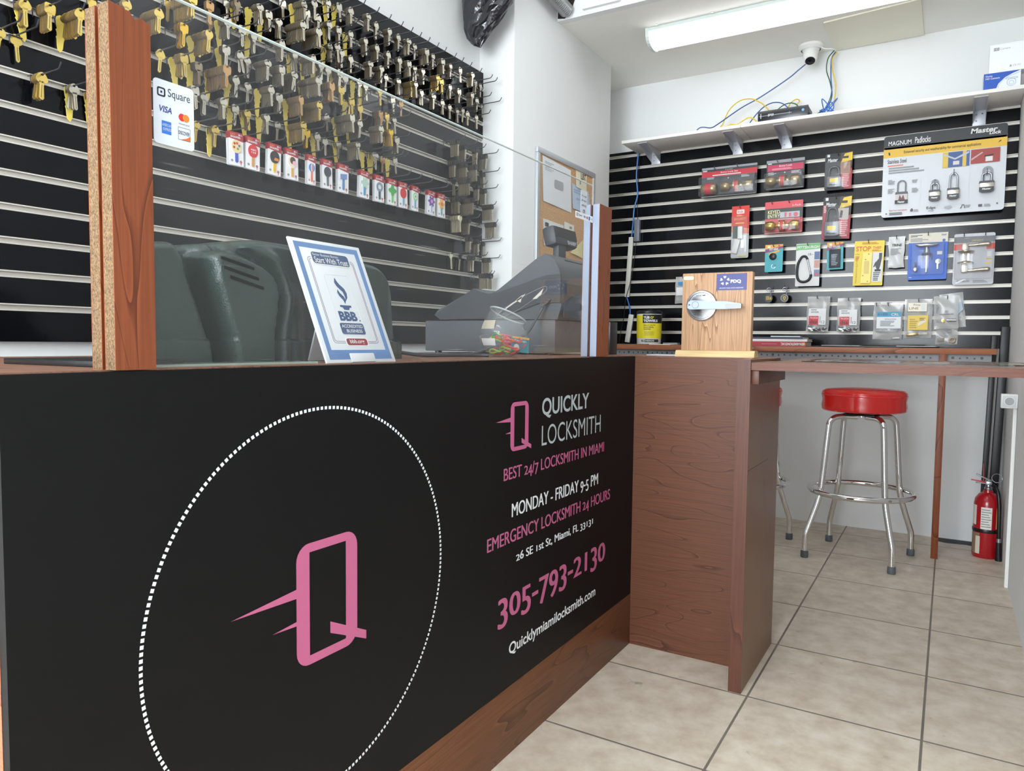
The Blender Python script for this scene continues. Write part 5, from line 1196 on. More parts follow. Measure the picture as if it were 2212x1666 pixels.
# front key of every hook: place along the wall, slat row, distance out, finish, keys behind, yellow tag
KEYS = [
    (-0.998, 10, 0.100, 'g', 12, 0), (-0.911, 10, 0.076, 'y', 6, 0), (-0.896, 11, 0.094, 'g', 20, 0), (-0.849, 11, 0.100, 'c', 3, 0), (-0.728, 12, 0.012, 's', 4, 0),
    (-0.781, 11, 0.012, 'c', 18, 0), (-0.852, 10, 0.100, 'g', 12, 1), (-0.705, 12, 0.031, 'n', 5, 1), (-0.657, 12, 0.070, 's', 5, 1), (-0.762, 11, 0.059, 's', 5, 1),
    (-0.704, 11, 0.049, 's', 1, 0), (-0.655, 11, 0.040, 's', 3, 1), (-0.956, 9, 0.040, 'g', 1, 0), (-0.908, 9, 0.069, 'g', 6, 1), (-0.760, 10, 0.051, 's', 4, 1),
    (-0.716, 10, 0.052, 's', 2, 0), (-0.674, 10, 0.032, 's', 3, 0), (-0.851, 9, 0.051, 'n', 4, 1), (-0.797, 9, 0.100, 'c', 18, 1), (-0.731, 9, 0.055, 's', 4, 1),
    (-0.630, 10, 0.070, 's', 10, 0), (-0.677, 9, 0.038, 's', 2, 0), (-0.915, 11, 0.014, 'g', 14, 0), (-0.613, 12, 0.056, 's', 4, 1), (-0.525, 13, 0.016, 's', 4, 0),
    (-0.489, 13, 0.072, 's', 8, 1), (-0.561, 12, 0.040, 's', 3, 0), (-0.440, 13, 0.033, 's', 2, 1), (-0.513, 12, 0.094, 's', 14, 0), (-0.471, 13, 0.100, 's', 1, 1),
    (-0.333, 14, 0.021, 's', 2, 1), (-0.296, 14, 0.033, 's', 1, 1), (-0.395, 13, 0.038, 's', 4, 0), (-0.342, 13, 0.035, 's', 4, 1), (-0.454, 12, 0.100, 's', 14, 0),
    (-0.253, 14, 0.046, 's', 4, 0), (-0.187, 14, 0.066, 's', 4, 0), (-0.294, 13, 0.030, 's', 3, 0), (-0.249, 13, 0.042, 's', 2, 1), (-0.181, 13, 0.048, 's', 5, 0),
    (-0.347, 12, 0.041, 's', 3, 1), (-0.332, 12, 0.060, 's', 1, 0), (-0.288, 12, 0.040, 's', 5, 0), (-0.236, 12, 0.030, 's', 4, 0), (-0.163, 12, 0.054, 's', 5, 0),
    (-0.492, 11, 0.034, 's', 3, 1), (-0.576, 11, 0.073, 's', 6, 0), (-0.447, 11, 0.070, 's', 12, 1), (-0.398, 11, 0.052, 's', 3, 1), (-0.577, 10, 0.071, 's', 8, 0),
    (-0.521, 10, 0.065, 's', 10, 0), (-0.352, 11, 0.039, 's', 1, 0), (-0.308, 11, 0.050, 's', 6, 1), (-0.456, 10, 0.100, 's', 18, 1), (-0.271, 11, 0.038, 's', 2, 0),
    (-0.398, 10, 0.100, 'c', 8, 0), (-0.213, 11, 0.049, 's', 2, 1), (-0.172, 11, 0.038, 's', 3, 1), (-0.122, 14, 0.045, 's', 3, 0), (-0.058, 14, 0.052, 's', 6, 0),
    (-0.003, 14, 0.047, 's', 4, 0), (0.049, 14, 0.054, 's', 5, 0), (0.098, 14, 0.043, 's', 2, 0), (0.157, 14, 0.055, 's', 8, 0), (0.207, 14, 0.048, 's', 6, 0),
    (0.269, 14, 0.050, 's', 6, 0), (0.325, 14, 0.048, 's', 5, 0), (0.382, 14, 0.056, 's', 2, 0), (0.452, 14, 0.071, 's', 6, 0), (-0.116, 13, 0.043, 's', 6, 0),
    (-0.048, 13, 0.038, 's', 4, 0), (0.014, 13, 0.038, 's', 4, 0), (0.060, 13, 0.046, 's', 5, 0), (0.112, 13, 0.032, 's', 4, 0), (0.149, 13, 0.043, 's', 4, 0),
    (-0.110, 12, 0.059, 's', 7, 0), (-0.038, 12, 0.019, 's', 3, 0), (0.018, 12, 0.030, 's', 4, 0), (0.232, 13, 0.053, 'g', 9, 0), (0.272, 13, 0.041, 'g', 4, 0),
    (0.064, 12, 0.056, 'g', 9, 0), (0.076, 12, 0.066, 's', 3, 0), (0.343, 13, 0.033, 's', 5, 0), (0.535, 14, 0.029, 's', 4, 0), (0.578, 14, 0.027, 's', 3, 0),
    (-0.880, 8, 0.073, 's', 8, 0), (-0.832, 8, 0.049, 's', 4, 0), (-0.780, 8, 0.061, 's', 4, 0), (-0.720, 8, 0.036, 's', 2, 1), (-0.674, 8, 0.031, 'g', 3, 1),
    (-0.618, 8, 0.049, 's', 3, 1), (-0.841, 7, 0.026, 'g', 1, 0), (-0.786, 7, 0.033, 'g', 3, 1), (-0.627, 9, 0.080, 's', 8, 1), (-0.566, 9, 0.045, 's', 4, 0),
    (-0.520, 9, 0.089, 'c', 10, 1), (-0.452, 9, 0.100, 'g', 16, 1), (-0.355, 10, 0.100, 'g', 3, 0), (-0.249, 10, 0.046, 'g', 2, 1), (-0.184, 10, 0.024, 'g', 3, 0),
    (-0.346, 9, 0.025, 's', 1, 0), (-0.546, 8, 0.015, 's', 3, 0), (-0.507, 8, 0.087, 'g', 12, 1), (-0.305, 9, 0.100, 's', 14, 1), (-0.243, 9, 0.079, 's', 10, 1),
    (-0.444, 8, 0.037, 'y', 4, 0), (-0.398, 8, 0.034, 's', 2, 1), (-0.345, 8, 0.015, 's', 1, 0), (-0.289, 8, 0.023, 's', 2, 1), (-0.253, 8, 0.076, 's', 9, 0),
    (-0.163, 8, 0.040, 't', 0, 1), (-0.124, 8, 0.036, 's', 1, 1), (-0.105, 11, 0.046, 'g', 2, 0), (-0.012, 11, 0.027, 's', 1, 0), (0.036, 11, 0.028, 'c', 1, 0),
    (-0.094, 10, 0.041, 'c', 12, 0), (-0.064, 10, 0.045, 'g', 2, 1), (-0.012, 10, 0.035, 's', 3, 0), (-0.159, 9, 0.100, 's', 10, 0), (-0.109, 9, 0.100, 'y', 6, 0),
    (-0.021, 9, 0.056, 's', 8, 0), (-0.109, 8, 0.032, 's', 2, 1), (-0.057, 8, 0.018, 'c', 2, 0), (-0.029, 8, 0.053, 's', 2, 1), (0.219, 12, 0.042, 's', 4, 0),
    (0.293, 12, 0.031, 's', 2, 0), (0.404, 13, 0.036, 's', 4, 0), (0.468, 13, 0.058, 's', 5, 0), (0.356, 12, 0.022, 's', 3, 0), (0.410, 12, 0.021, 's', 2, 0),
    (0.422, 12, 0.043, 's', 2, 0), (0.466, 12, 0.036, 's', 2, 0), (0.527, 12, 0.041, 's', 2, 0), (0.614, 13, 0.012, 's', 5, 0), (0.157, 12, 0.030, 's', 3, 0),
    (0.534, 13, 0.038, 's', 4, 0), (0.339, 10, 0.078, 'k', 6, 0), (0.423, 10, 0.058, 'k', 7, 0), (0.490, 10, 0.071, 'k', 4, 0), (0.593, 10, 0.051, 'k', 6, 0),
    (0.367, 9, 0.042, 'k', 5, 0), (0.420, 9, 0.063, 'k', 8, 0), (0.472, 9, 0.078, 'k', 6, 0), (0.605, 9, 0.030, 'k', 3, 0), (0.366, 8, 0.038, 'k', 2, 0),
    (0.388, 8, 0.100, 'k', 8, 0), (0.503, 8, 0.070, 'k', 4, 0), (0.593, 8, 0.047, 'k', 5, 0), (0.368, 7, 0.062, 'k', 6, 0), (0.419, 7, 0.100, 'k', 9, 0),
    (0.576, 7, 0.093, 'k', 7, 0), (0.379, 6, 0.063, 'w', 10, 0), (0.449, 6, 0.062, 'k', 6, 0), (0.590, 6, 0.100, 'k', 7, 0), (0.466, 5, 0.057, 'k', 4, 0),
    (0.551, 5, 0.040, 'k', 4, 0), (0.620, 5, 0.020, 'k', 2, 0), (0.382, 4, 0.012, 'w', 1, 0), (0.451, 4, 0.012, 'k', 6, 0), (0.511, 4, 0.042, 'k', 7, 0),
    (0.611, 4, 0.059, 'k', 5, 0), (0.544, 3, 0.092, 'k', 6, 0), (0.568, 3, 0.100, 'k', 3, 0), (-1.282, 9, 0.037, 'g', 5, 1), (-1.243, 9, 0.065, 'g', 8, 0),
    (-1.194, 9, 0.099, 'g', 12, 1), (-1.292, 8, 0.012, 'g', 1, 0), (-1.251, 7, 0.039, 'g', 5, 0), (-1.173, 7, 0.026, 's', 4, 1), (-1.126, 7, 0.012, 'g', 3, 1),
    (-1.328, 8, 0.024, 'g', 1, 0), (-1.118, 10, 0.012, 'g', 2, 0), (-1.069, 10, 0.078, 'g', 3, 0),
]
# ------------------------------------------------------------------ oak lock display on the counter end
t = thing('lock_display', 'oak board on a pale moulding base showing a satin lever lock on the counter end', 'lock display', (.2315, .075, .9212), R(3))
MB().box(-.104, .104, -.016, .016, .0195, .2545, OAK, .002).build('oak_board', t)
mb = MB().prism([(-.034, 0), (-.034, .006), (-.026, .018), (-.018, .02), (.018, .02), (.026, .018), (.034, .006), (.034, 0)], -.118, .118, PINE, RZ(90))
mb.build('base', t)
mb = MB()
MLk = T(-.043, -.0165, .1555) @ RX(90)
mb.lathe([(.047, 0), (.047, .004), (.0445, .009), (.040, .010), (.0385, .0075), (.02, .011), (.012, .016), (.012, .03)], STEEL, 48, MLk)
mb.text('LOCK', -.058, -.042, .183, .188, -.0262, K_, .01); mb.poly([(-.040, .1845), (-.031, .1845), (-.031, .188), (-.04, .187)], -.0262, K_)
mb.text('LOCK', -.042, -.056, .13, .125, -.0262, K_, .01); mb.poly([(-.066, .1265), (-.059, .1265), (-.059, .1285), (-.066, .129)], -.0262, K_)
mb.build('rose', t, label='round satin rose plate')
mb = MB()
P = [(-.076, .148), (-.074, .164), (-.066, .1695), (.02, .1655), (.036, .1655), (.082, .158), (.082, .144), (.036, .1425), (-.066, .1425), (-.073, .1445)]
mb.prism(P, -.062, -.046, pm('satin chrome lever', (132, 140, 158), .48, metal=.9))
mb.box(.036, .082, -.0626, -.0615, .144, .158, pm('lever grip', (150, 152, 150), .5, metal=.4))
mb.ring(circ(-.052, .156, .0105, 24), circ(-.052, .156, .0095, 24), -.0626, -.062, DGRY); mb.poly(circ(-.070, .156, .0025, 10), -.0624, K_); mb.box(-.072, -.066, -.0627, -.062, .1553, .1567, K_)
mb.build('lever_handle', t, label='satin lever with grey grip')
mb = MB().poly([(-.001, .201), (.088, .201), (.088, .25), (-.001, .25)], -.0166, C('34387c'))
for k in range(6):
    if k == 0: continue
    a = R(72 * k + 18); c, s_ = math.cos(a), math.sin(a)
    cx, cz = .0235, .2295
    mb.poly([(cx + c * .006 - s_ * .0, cz + s_ * .006), (cx + c * .011 - s_ * .0042, cz + s_ * .011 + c * .0042), (cx + c * .0145 - s_ * .0035, cz + s_ * .0145 + c * .0035), (cx + c * .0125, cz + s_ * .0125), (cx + c * .0145 + s_ * .0035, cz + s_ * .0145 - c * .0035), (cx + c * .011 + s_ * .0042, cz + s_ * .011 - c * .0042)], -.0168, W_)
mb.text('PDQ', .0405, .071, .2205, .232, -.0168, W_, .05)
mb.text('ARCHITECTURAL DOOR HARDWARE', .008, .078, .2055, .209, -.0168, W_)
mb.build('blue_plate', t, label='dark blue maker plate')
MB().prism(rrect(-.1, -.07, .235, .245, .004), -.0172, -.016, BRASS).poly(circ(-.096, .24, .0015, 8), -.0174, K_).poly(circ(-.074, .24, .0015, 8), -.0174, K_).text('LOCKSMITH', -.092, -.078, .238, .242, -.0174, C('6a5420')).build('brass_plate', t)

# tub of wipes
t = thing('wipes_tub', 'yellow and white tub of cleaning wipes with black lid on the back ledge', 'tub', (-.626, 1.8, .9531))
MB().lathe([(0, 0), (.064, 0), (.067, .004), (.069, .176)], pm('tub white', (232, 232, 226), .4), 40).build('tub', t)
mb = MB()
def tubwrap(a0, a1, z0, z1, mat, r):
    mb.grid([[((r + .003 * z / .17) * math.sin(R(a0 + (a1 - a0) * k / 28)), -(r + .003 * z / .17) * math.cos(R(a0 + (a1 - a0) * k / 28)), z) for z in (z0, z1)] for k in range(29)], mat)
TY = C('e6d628')
tubwrap(-105, 105, .036, .165, TY, .0676); tubwrap(-10, 100, .12, .168, K_, .068)
def tubtext(s, a0, a1, z0, z1, mat, b=.02):
    vs, fs, xa, xb, ya, yb = _text(s, b)
    o = []
    for x, y in vs:
        a = R(a0 + (a1 - a0) * (x - xa) / (xb - xa)); z = z0 + (z1 - z0) * (y - ya) / (yb - ya)
        r = .0686 + .003 * z / .17; o.append((r * math.sin(a), -r * math.cos(a), z))
    mb.add(o, fs, mat)
tubtext('TUB', -6, 22, .144, .158, W_, .05); tubtext("O'", 25, 40, .144, .158, TY, .05); tubtext('TOWELS', -6, 60, .126, .14, W_, .05)
tubtext('HEAVY DUTY', -6, 50, .105, .112, C('3c3a14')); tubtext('CLEANING', -6, 40, .094, .101, C('3c3a14')); tubtext('WIPES', -6, 28, .083, .09, C('3c3a14'))
for k in range(5): tubtext('iiiiiiiiiiii', -2, 45 - 4 * (k % 2), .072 - .005 * k, .074 - .005 * k, C('8a8434'))
tubtext('90', -18, -4, .014, .028, K_); tubwrap(0, 70, .014, .03, C('30322e'), .068)
tubtext('HEADS', 5, 45, .018, .026, W_)
for k in range(9): tubtext('iiiii', -78, -64, .148 - .008 * k, .151 - .008 * k, C('8a8434'))
mb.build('printed_wrap', t)
MB().lathe([(.071, .172), (.0725, .176), (.0715, .186), (.06, .192), (0, .193)], BLKP, 40).box(-.03, .02, -.02, .03, .192, .1965, BLKP, .003).build('lid', t)

# books and papers on the ledge
def book(label, x0, x1, y0, y1, z0, z1, cover, pages, title=None, rz=0, tcol=None, flip=False):
    t = thing('catalogue', label, 'book', ((x0 + x1) / 2, (y0 + y1) / 2, z0), R(rz))
    w, d, h = (x1 - x0) / 2, (y1 - y0) / 2, z1 - z0
    c = .0022 if h > .012 else .0008
    mb = MB().box(-w, w, -d, d, 0, c, cover).box(-w, w, -d, d, h - c, h, cover).box(-w, w, -d - .0008, -d + .001, 0, h, cover)
    if title:
        xx = (.1 * w, .92 * w); a, b = .2 * h, .75 * h
        if flip: mb.text(title[0], xx[1], xx[0], b, a, -d - .0012, W_, .03); mb.text(title[1], -.05 * w, -.6 * w, .62 * h, .38 * h, -d - .0012, C('e8a8a8'))
        mb.poly(circ(.95 * w if False else .86 * w + .08 * w, .5 * h, .3 * h, 14), -d - .0011, C('e8a040'))
    mb.build('cover', t)
    MB().box(-w + .002, w + .0 - .003, -d + .002, d - .003, c, h - c, pages).build('pages', t)
PG = C('e4e0d6')
book('thick red spined catalogue lying flat on the back ledge', -.034, .228, 1.69, 1.88, .9532, .977, C('a82c38'), PG, ("IDN-ARMSTRONG'S INC.", 'Industry Product Catalog'), 0, None, True)
book('white and black topped booklet on top of the red catalogue', -.034, .232, 1.70, 1.88, .9774, .9895, C('e2e0da'), PG, rz=1)
book('dark booklet at top of the catalogue pile with blue edge', -.032, .215, 1.70, 1.87, .99, 1.0, C('3a3c50'), PG, rz=-1)
book('pale bent leaflet on top of the catalogue pile', .05, .19, 1.72, 1.86, 1.0003, 1.0055, C('d8dce4'), PG, rz=5)
def sheet(name, label, cat, x0, x1, y0, y1, z, h, mat, rz=0):
    mb = MB().box(-(x1 - x0) / 2, (x1 - x0) / 2, -(y1 - y0) / 2, (y1 - y0) / 2, 0, h, mat, min(.001, h * .3))
    mb.build(name, None, ((x0 + x1) / 2, (y0 + y1) / 2, z), (0, 0, R(rz)), label, cat)
sheet('tray', 'long flat black tray on the back ledge right of the catalogues', 'tray', .26, .80, 1.66, 1.86, .9532, .006, BLKP)
sheet('folder', 'white folder lying on left part of the flat black tray', 'paper', .30, .47, 1.68, 1.84, .9594, .002, C('e8e8e6'), 2)
sheet('folder', 'white sheet lying at right end of the flat black tray', 'paper', .63, .79, 1.66, 1.82, .9594, .002, C('e8e8e6'), -2)
sheet('clipboard', 'black clipboard raised on the flat black tray', 'clipboard', .49, .74, 1.69, 1.83, .9618, .006, BLKP, 1)
sheet('paper_pad', 'dark green pad on the left end of the back ledge in front of the tub', 'pad', -.80, -.58, 1.63, 1.72, .9532, .003, C('4c5a52'), 3)
sheet('folder', 'white papers beside the tub on the back ledge', 'paper', -.56, -.44, 1.63, 1.75, .9532, .004, C('dfe2e2'), -2)
sheet('metal_plate', 'small grey lock plate lying behind papers beside the tub', 'plate', -.54, -.46, 1.78, 1.86, .9532, .012, GRY, 8)
sheet('leaflet', 'white leaflet lying on the counter behind the oak lock display', 'paper', -.0, .16, .09, .2, .9214, .003, C('d6dae2'), 4)
sheet('card_reader', 'small upright black device behind the short screen post', 'device', -.142, -.121, .08, .14, .9214, .108, BLKP)
sheet('tablet', 'flat black tablet on the counter left of the near post', 'tablet', -.30, -.08, -1.64, -1.52, .9214, .008, BLKP, 4)
MB().box(-.03, .03, -.02, .02, 0, .044, BLKP, .005).build('power_adapter', None, (-.30, -.90, .9214), (0, 0, R(15)), 'dark adapter block behind the leaning sign on the counter', 'adapter')
wire('power_lead', 'dark thick lead running along the counter from adapter towards the bowl', 'cable', [(-.27, -.90, .94), (-.25, -.86, .935), (-.22, -.80, .927), (-.2, -.72, .9265), (-.16, -.66, .9265), (-.13, -.645, .9262)], .0045, GREYD)
# cable run at left of the back slatwall
wire('cable', 'light blue cable hanging from the shelf down left end of the back slatwall', 'cable', [(-.80, 2.02, 2.09), (-.812, 2.03, 1.96), (-.803, 2.03, 1.85), (-.822, 2.03, 1.77), (-.828, 2.03, 1.68), (-.835, 2.03, 1.60)], .0042, CBL)
wire('cable', 'thin black cable hanging beside the light blue one on the back slatwall', 'cable', [(-.79, 2.02, 2.09), (-.80, 2.032, 1.95), (-.803, 2.032, 1.8), (-.80, 2.032, 1.7)], .0018, CBK)
MB().box(-.017, .017, -.03, 0, -.065, .065, pm('grey psu', (112, 116, 124), .4), .004).build('power_adapter', None, (-.797, 2.0385, 1.635), None, 'grey adapter brick hanging beside the cable duct on the back slatwall', 'adapter')
MB().box(-.014, .014, -.014, 0, -.18, .18, pm('cable duct ivory', (214, 212, 200), .5), .002).build('cable_duct', None, (-.847, 2.0385, 1.42), (0, R(3.2), 0), 'long ivory cable duct on left end of the back slatwall', 'cable duct')
MB().box(-.015, .015, -.014, 0, -.085, .085, MATS['cable duct ivory'], .002).build('cable_duct', None, (-.838, 2.0385, 1.05), (0, R(8), 0), 'short ivory cable duct just above the back ledge', 'cable duct')
wire('cable', 'short blue cable between the two ivory cable ducts', 'cable', [(-.858, 2.03, 1.24), (-.845, 2.03, 1.2), (-.836, 2.03, 1.165), (-.834, 2.03, 1.13)], .0042, C('3f72c2'))
wire('cable', 'thin black lead looping down beside the ivory ducts to the ledge', 'cable', [(-.80, 2.018, 1.57), (-.812, 2.018, 1.45), (-.832, 2.018, 1.33), (-.862, 2.018, 1.22), (-.868, 2.018, 1.13), (-.885, 2.01, 1.03), (-.89, 2.0, .957)], .0022, CBK)

# ------------------------------------------------------------------ key blanks on the left slatwall
def key_poly(shape):
    # outline around the hanging hole at the origin, z down
    n = 28; out = []
    for i in range(n):
        a = 2 * PI * i / n
        if shape == 'round': cx, cz, rx, rz_ = 0, -.0075, .0118, .0115
        elif shape == 'oval': cx, cz, rx, rz_ = 0, -.006, .0132, .0098
        else: cx, cz, rx, rz_ = 0, -.008, .0128, .0122
        c, s_ = math.cos(a), math.sin(a)
        k = 1.0
        if shape == 'square': k = 1 / max(abs(c), abs(s_)) ** .72
        if shape == 'lobed': k = 1 + .10 * math.cos(3 * a + PI / 2)
        out.append((cx + rx * k * c, cz + rz_ * k * s_))
    return out
SHAPES = ['round', 'square', 'oval', 'lobed']
def key_mesh(mat, shape, L=.056, head=None, notched=False):
    mb = MB(); po = key_poly(shape); n = len(po)
    pi = [(.0033 * math.cos(2 * PI * i / n), -.0005 + .0022 * math.sin(2 * PI * i / n)) for i in range(n)]
    hm = head or mat
    zb = min(p[1] for p in po)
    mb2 = MB() if head else mb
    tk = .0016 if head else .001
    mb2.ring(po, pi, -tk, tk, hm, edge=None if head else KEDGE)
    bl = [(-.0055, zb + .004), (-.0055, zb - .003), (-.0042, zb - .004), (-.0042, -L + .003), (-.0012, -L), (.0015, -L), (.0042, -L + .004)]
    if notched: bl += [(.0042, -L + .008), (.0028, -L + .011), (.004, -L + .014), (.0026, -L + .018), (.0042, -L + .022)]
    bl += [(.0042, zb - .004), (.0055, zb - .003), (.0055, zb + .004)]
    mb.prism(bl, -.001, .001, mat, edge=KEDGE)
    mb.box(-.0004, .0012, -.00125, -.0009, -L + .004, zb - .004, pm('key groove', (120, 108, 84), .5, metal=.4))
    return mb, mb2
KM = {}
def key_variant(t):
    mats = {'g': KGOLD, 's': KSILV, 'c': KCOPP, 'n': KNICK, 'y': KBRIT}
    if t in ('k', 'w'):
        a, b = key_mesh(KSILV if t == 'k' else KWHITE, 'round', .066, KBLACK if t == 'k' else KWHITE)
        return [(a.mesh('key_blade'), b.mesh('key_head'))]
    return [(key_mesh(mats[t], s)[0].mesh('key_blank'), None) for s in (SHAPES if t in 'sg' else SHAPES[:2])]
KNAME = {'g': 'gold', 's': 'silver', 'c': 'bronze coloured', 'n': 'dull nickel', 'y': 'bright yellow brass', 'k': 'black headed', 'w': 'cream'}
def place_key(t, shape_i, M, label, group):
    if t not in KM: KM[t] = key_variant(t)
    a, b = KM[t][shape_i % len(KM[t])]
    o = bpy.data.objects.new('key_blank', None if b else a); COL.objects.link(o); o.matrix_world = M
    if b:
        for nm, me in (('blade', a), ('plastic_head', b)):
            q = bpy.data.objects.new(nm, me); COL.objects.link(q); q.parent = o
    tag(o, label, 'key', group)
hk = MB().tube(bez([(0, -.018, .003), (0, -.06, .003), (0, -.098, .003), (0, -.108, .006), (0, -.1155, .017)], 4), .0019, WIRE, 6)
hk.tube([(-.013, -.002, .001), (-.013, -.014, .001), (.013, -.014, .001), (.013, -.002, .001)], .0016, WIRE, 5).tube([(0, -.02, .003), (0, -.014, .001)], .0017, WIRE, 5).tube([(-.013, -.013, .001), (-.013, -.015, -.018)], .0014, WIRE, 5)
HOOK_ME = hk.mesh('display_hook')
tg = [(.0, .004)]
TPOLY = [(-.0135, -.006), (-.012, .001), (-.006, .006), (.002, .007), (.009, .004), (.013, -.003), (.0135, -.012), (.0105, -.021), (.009, -.026), (.0125, -.029), (.009, -.032), (.008, -.04), (.0095, -.046), (.008, -.052), (.0075, -.070), (.003, -.079), (-.0035, -.074), (-.0055, -.066), (-.0075, -.05), (-.0095, -.046), (-.0075, -.042), (-.009, -.034), (-.0115, -.03), (-.009, -.026), (-.011, -.02)]
TAG_ME = MB().prism(TPOLY, -.001, .001, KTAG).mesh('yellow_key_tag')
rg = random.Random(21)
INDIV = 300
jobs = []
for ki, (y, k, d, t, n, tagged) in enumerate(KEYS):
    z = GROOVES[k]
    o = bpy.data.objects.new('display_hook', HOOK_ME); COL.objects.link(o)
    o.location = (-1.0, y, z); o.rotation_euler = (0, 0, R(90) + rg.uniform(-.03, .03))
    tag(o, 'dark wire hook on the left slatwall behind the counter', 'hook', 'wire hooks on the left slatwall')
    if tagged:
        o = bpy.data.objects.new('yellow_key_tag', TAG_ME); COL.objects.link(o)
        o.matrix_world = T(-1.0 + max(.006, min(.02, d * .3)), y, z - .001) @ RZ(90) @ RY(rg.uniform(-6, 6))
        tag(o, 'yellow plastic key shaped tag hanging behind key blanks on the left slatwall', 'tag', 'yellow key shaped tags')
    if t == 't': continue
    sp = .0033 if t != 'k' else .0046
    if n > 2: n = int(n * 1.6)
    n = max(1, min(n, int((d - .014) / sp) + 1))
    sh = rg.randrange(4)
    tw = rg.uniform(-6, 6)
    for q in range(n):
        dd = max(.012, d - q * sp)
        M = T(-1.0 + dd, y + rg.uniform(-.0006, .0006), z + .0015) @ RZ(90 + rg.uniform(-5, 5) * (q == 0)) @ RY(tw * (q == 0) + rg.uniform(-2.5, 2.5) + (rg.choice((-9, 9)) if rg.random() < .07 else 0))
        dist = (Vector((-1 + dd, y, z)) - Vector((.8466, -2.16127, .96))).length
        jobs.append((q, dist, t, sh, M))
jobs.sort(key=lambda j: (j[0] > 0, j[0] > 1, j[1]))
rest = MB(); KP = {s: key_poly(s) for s in SHAPES}
RM = {'g': KGOLD, 's': KSILV, 'c': KCOPP, 'n': KNICK, 'y': KBRIT, 'k': KBLACK, 'w': KWHITE}
for i, (q, dist, t, sh, M) in enumerate(jobs):
    if i < INDIV:
        place_key(t, sh, M, '%s key blank hanging on a wire hook of the left slatwall' % KNAME[t], '%s key blanks' % KNAME[t])
    else:
        s = SHAPES[sh % (4 if t in 'sg' else 2)] if t not in 'kw' else 'round'
        P = KP[s]; zb = min(p[1] for p in P); L_ = .066 if t in 'kw' else .056
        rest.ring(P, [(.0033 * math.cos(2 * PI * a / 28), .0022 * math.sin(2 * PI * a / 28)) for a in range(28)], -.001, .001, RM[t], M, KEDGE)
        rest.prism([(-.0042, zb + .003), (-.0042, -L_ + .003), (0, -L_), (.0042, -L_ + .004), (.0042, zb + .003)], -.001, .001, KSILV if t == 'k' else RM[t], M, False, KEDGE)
rest.build('key_blanks', label='remaining key blanks stacked behind the front ones on the left slatwall hooks', cat='keys', kind='stuff')

# ------------------------------------------------------------------ carded novelty keys
CARDS = [(-.765, -.712, 'artist palette', (226, 206, 160), (70, 90, 170)), (-.706, -.658, 'red apple', (204, 52, 60), (206, 150, 92)), (-.630, -.575, 'dark cap with yellow blade', (60, 52, 50), (226, 178, 52)), (-.556, -.507, 'ice cream', (236, 222, 200), (214, 168, 106)), (-.468, -.434, 'striped ball', (86, 130, 200), (210, 110, 80)), (-.402, -.358, 'dark outline', (70, 74, 80), (90, 94, 100)), (-.337, -.280, 'flag', (120, 140, 190), (90, 130, 180)), (-.232, -.178, 'pale green star', (180, 206, 190), (90, 150, 190)), (-.156, -.094, 'grey blue ring', (130, 146, 160), (70, 84, 100)), (-.083, -.027, 'green clover', (84, 168, 90), (120, 190, 120)), (-.016, .033, 'red rose', (206, 56, 56), (140, 170, 190)), (.057, .098, 'green lollipop spiral', (150, 200, 160), (120, 160, 190)), (.155, .203, 'purple flower', (110, 84, 160), (180, 190, 214)), (.213, .282, 'orange sunflower', (232, 176, 96), (120, 166, 170))]
HDR = C('a8323c')
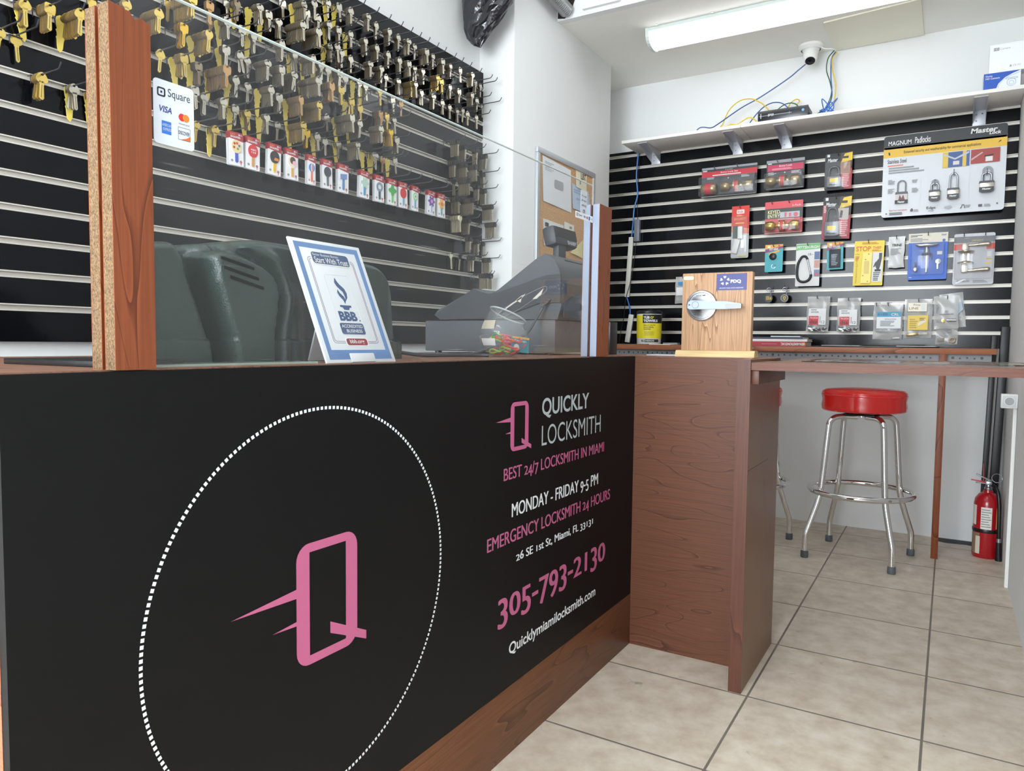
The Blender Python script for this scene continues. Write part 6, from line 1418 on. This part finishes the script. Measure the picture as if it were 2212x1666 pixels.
for i, (a, b, nm, c1, c2) in enumerate(CARDS):
    w = .050 if b - a > .047 else b - a; yc = (a + b) / 2; h = .094
    t = thing('novelty_key_card', 'carded novelty key with %s head on the left slatwall' % nm, 'key card', (-.938, yc, 1.458), R(90), 'carded novelty keys on the left slatwall', (0, R((-1.5, 1, 2, -1, 0)[i % 5]), R(90)))
    for dz in (0, .006, .011):
        mb = MB().prism(rrect(-w / 2 + .0, w / 2, 0, h * .80, .003), dz, dz + .0008, C('e9e9ea'))
        if dz == 0:
            mb.poly([(-w / 2, h * .8), (w / 2, h * .74), (w / 2, h), (-w / 2, h)], -.0003, HDR)
            mb.text('KEY', -w * .38, -w * .02, h * .895, h * .955, -.0006, C('e87838'), .03); mb.text('SHAPES', -w * .38, w * .3, h * .82, h * .88, -.0006, W_, .03)
            mb.poly(circ(w * .22, h * .93, w * .06, 10), -.0006, C('b8c8dc')); mb.box(w * .22, w * .42, -.0007, -.0005, h * .918, h * .936, C('b8c8dc'))
            mb.poly([(-w * .36, h * .1), (-w * .26, h * .1), (-w * .22, h * .15), (-w * .31, h * .18), (-w * .4, h * .15)], -.0003, GRY)
            mb.poly(circ(w * .3, h * .13, w * .09, 8), -.0003, C('b86a72')); mb.box(w * .275, w * .325, -.0004, -.0002, h * .03, h * .1, C('b86a72'))
        else: mb.prism([(-w / 2, h * .8), (w / 2, h * .76), (w / 2, h), (-w / 2, h)], dz, dz + .0008, HDR)
        mb.build('backing_card', t)
    mb = MB()
    r = w * .3
    if 'ring' in nm: mb.ring(circ(0, h * .56, r * 1.1), circ(0, h * .56, r * .6), -.0022, 0, C(c1))
    elif 'flag' in nm: mb.prism([(-r, h * .45), (r, h * .5), (r, h * .68), (-r, h * .63)], -.0022, 0, C(c1))
    elif 'star' in nm or 'flower' in nm or 'clover' in nm:
        k = 4 if 'clover' in nm else 6; mb.prism([(r * 1.15 * (1 + .25 * math.cos(k * 2 * PI * q / 36)) * math.cos(2 * PI * q / 36), h * .56 + r * 1.15 * (1 + .25 * math.cos(k * 2 * PI * q / 36)) * math.sin(2 * PI * q / 36)) for q in range(36)], -.0022, 0, C(c1))
    else: mb.prism(circ(0, h * .57, r * 1.15, 24, r * 1.25), -.0022, 0, C(c1))
    if 'palette' in nm:
        for dx, dz_, cc in ((-.4, .5, 'c03c34'), (.1, .6, 'c8503c'), (.5, .2, '5a6ab0'), (-.5, -.2, 'c03c34'), (.2, -.4, '6a9a4c')): mb.poly(circ(dx * r * 1.2, h * .57 + dz_ * r, r * .26, 10), -.0026, C(cc))
    if 'apple' in nm: mb.text('ABC', -r * .7, r * .7, h * .58, h * .63, -.0026, W_, .03); mb.text('123', -r * .5, r * .6, h * .5, h * .55, -.0026, W_, .03)
    if 'ball' in nm: mb.poly(circ(0, h * .57, r * .5, 16, r * 1.2), -.0026, W_); mb.poly(circ(r * .1, h * .57, r * .22, 16, r * 1.1), -.0027, C('d8683c'))
    if 'spiral' in nm: mb.ring(circ(0, h * .57, r * .8), circ(0, h * .57, r * .5), -.0027, -.0022, C('d8ead8')); mb.poly(circ(0, h * .57, r * .2, 10), -.0027, C('c84c54'))
    if 'sunflower' in nm or 'purple' in nm: mb.poly(circ(0, h * .56, r * .5, 14), -.0027, C((206, 120, 90) if 'sun' in nm else (226, 150, 190)))
    if 'cream' in nm: mb.poly(circ(r * .1, h * .62, r * .75, 14), -.0026, C('5a4440')); mb.poly(circ(r * .5, h * .54, r * .5, 14), -.0028, C('e8b4c4'))
    if 'cap' in nm: mb.poly([(-r * .3, h * .46), (r * .9, h * .46), (r * .9, h * .54), (0, h * .56)], -.0026, C('d8844c'))
    mb.prism([(-w * .1, h * .47), (-w * .1, h * .12), (0, h * .08), (w * .1, h * .12), (w * .1, h * .47)], -.0018, 0, C(c2))
    mb.build('novelty_key', t)
    o = bpy.data.objects.new('display_hook', HOOK_ME); COL.objects.link(o); o.location = (-1.0, yc, GROOVES[7]); o.rotation_euler = (0, 0, R(90)); o.scale = (1, 1.3 if i > 8 else 1, 1)
    tag(o, 'dark wire hook on the left slatwall behind the counter', 'hook', 'wire hooks on the left slatwall')
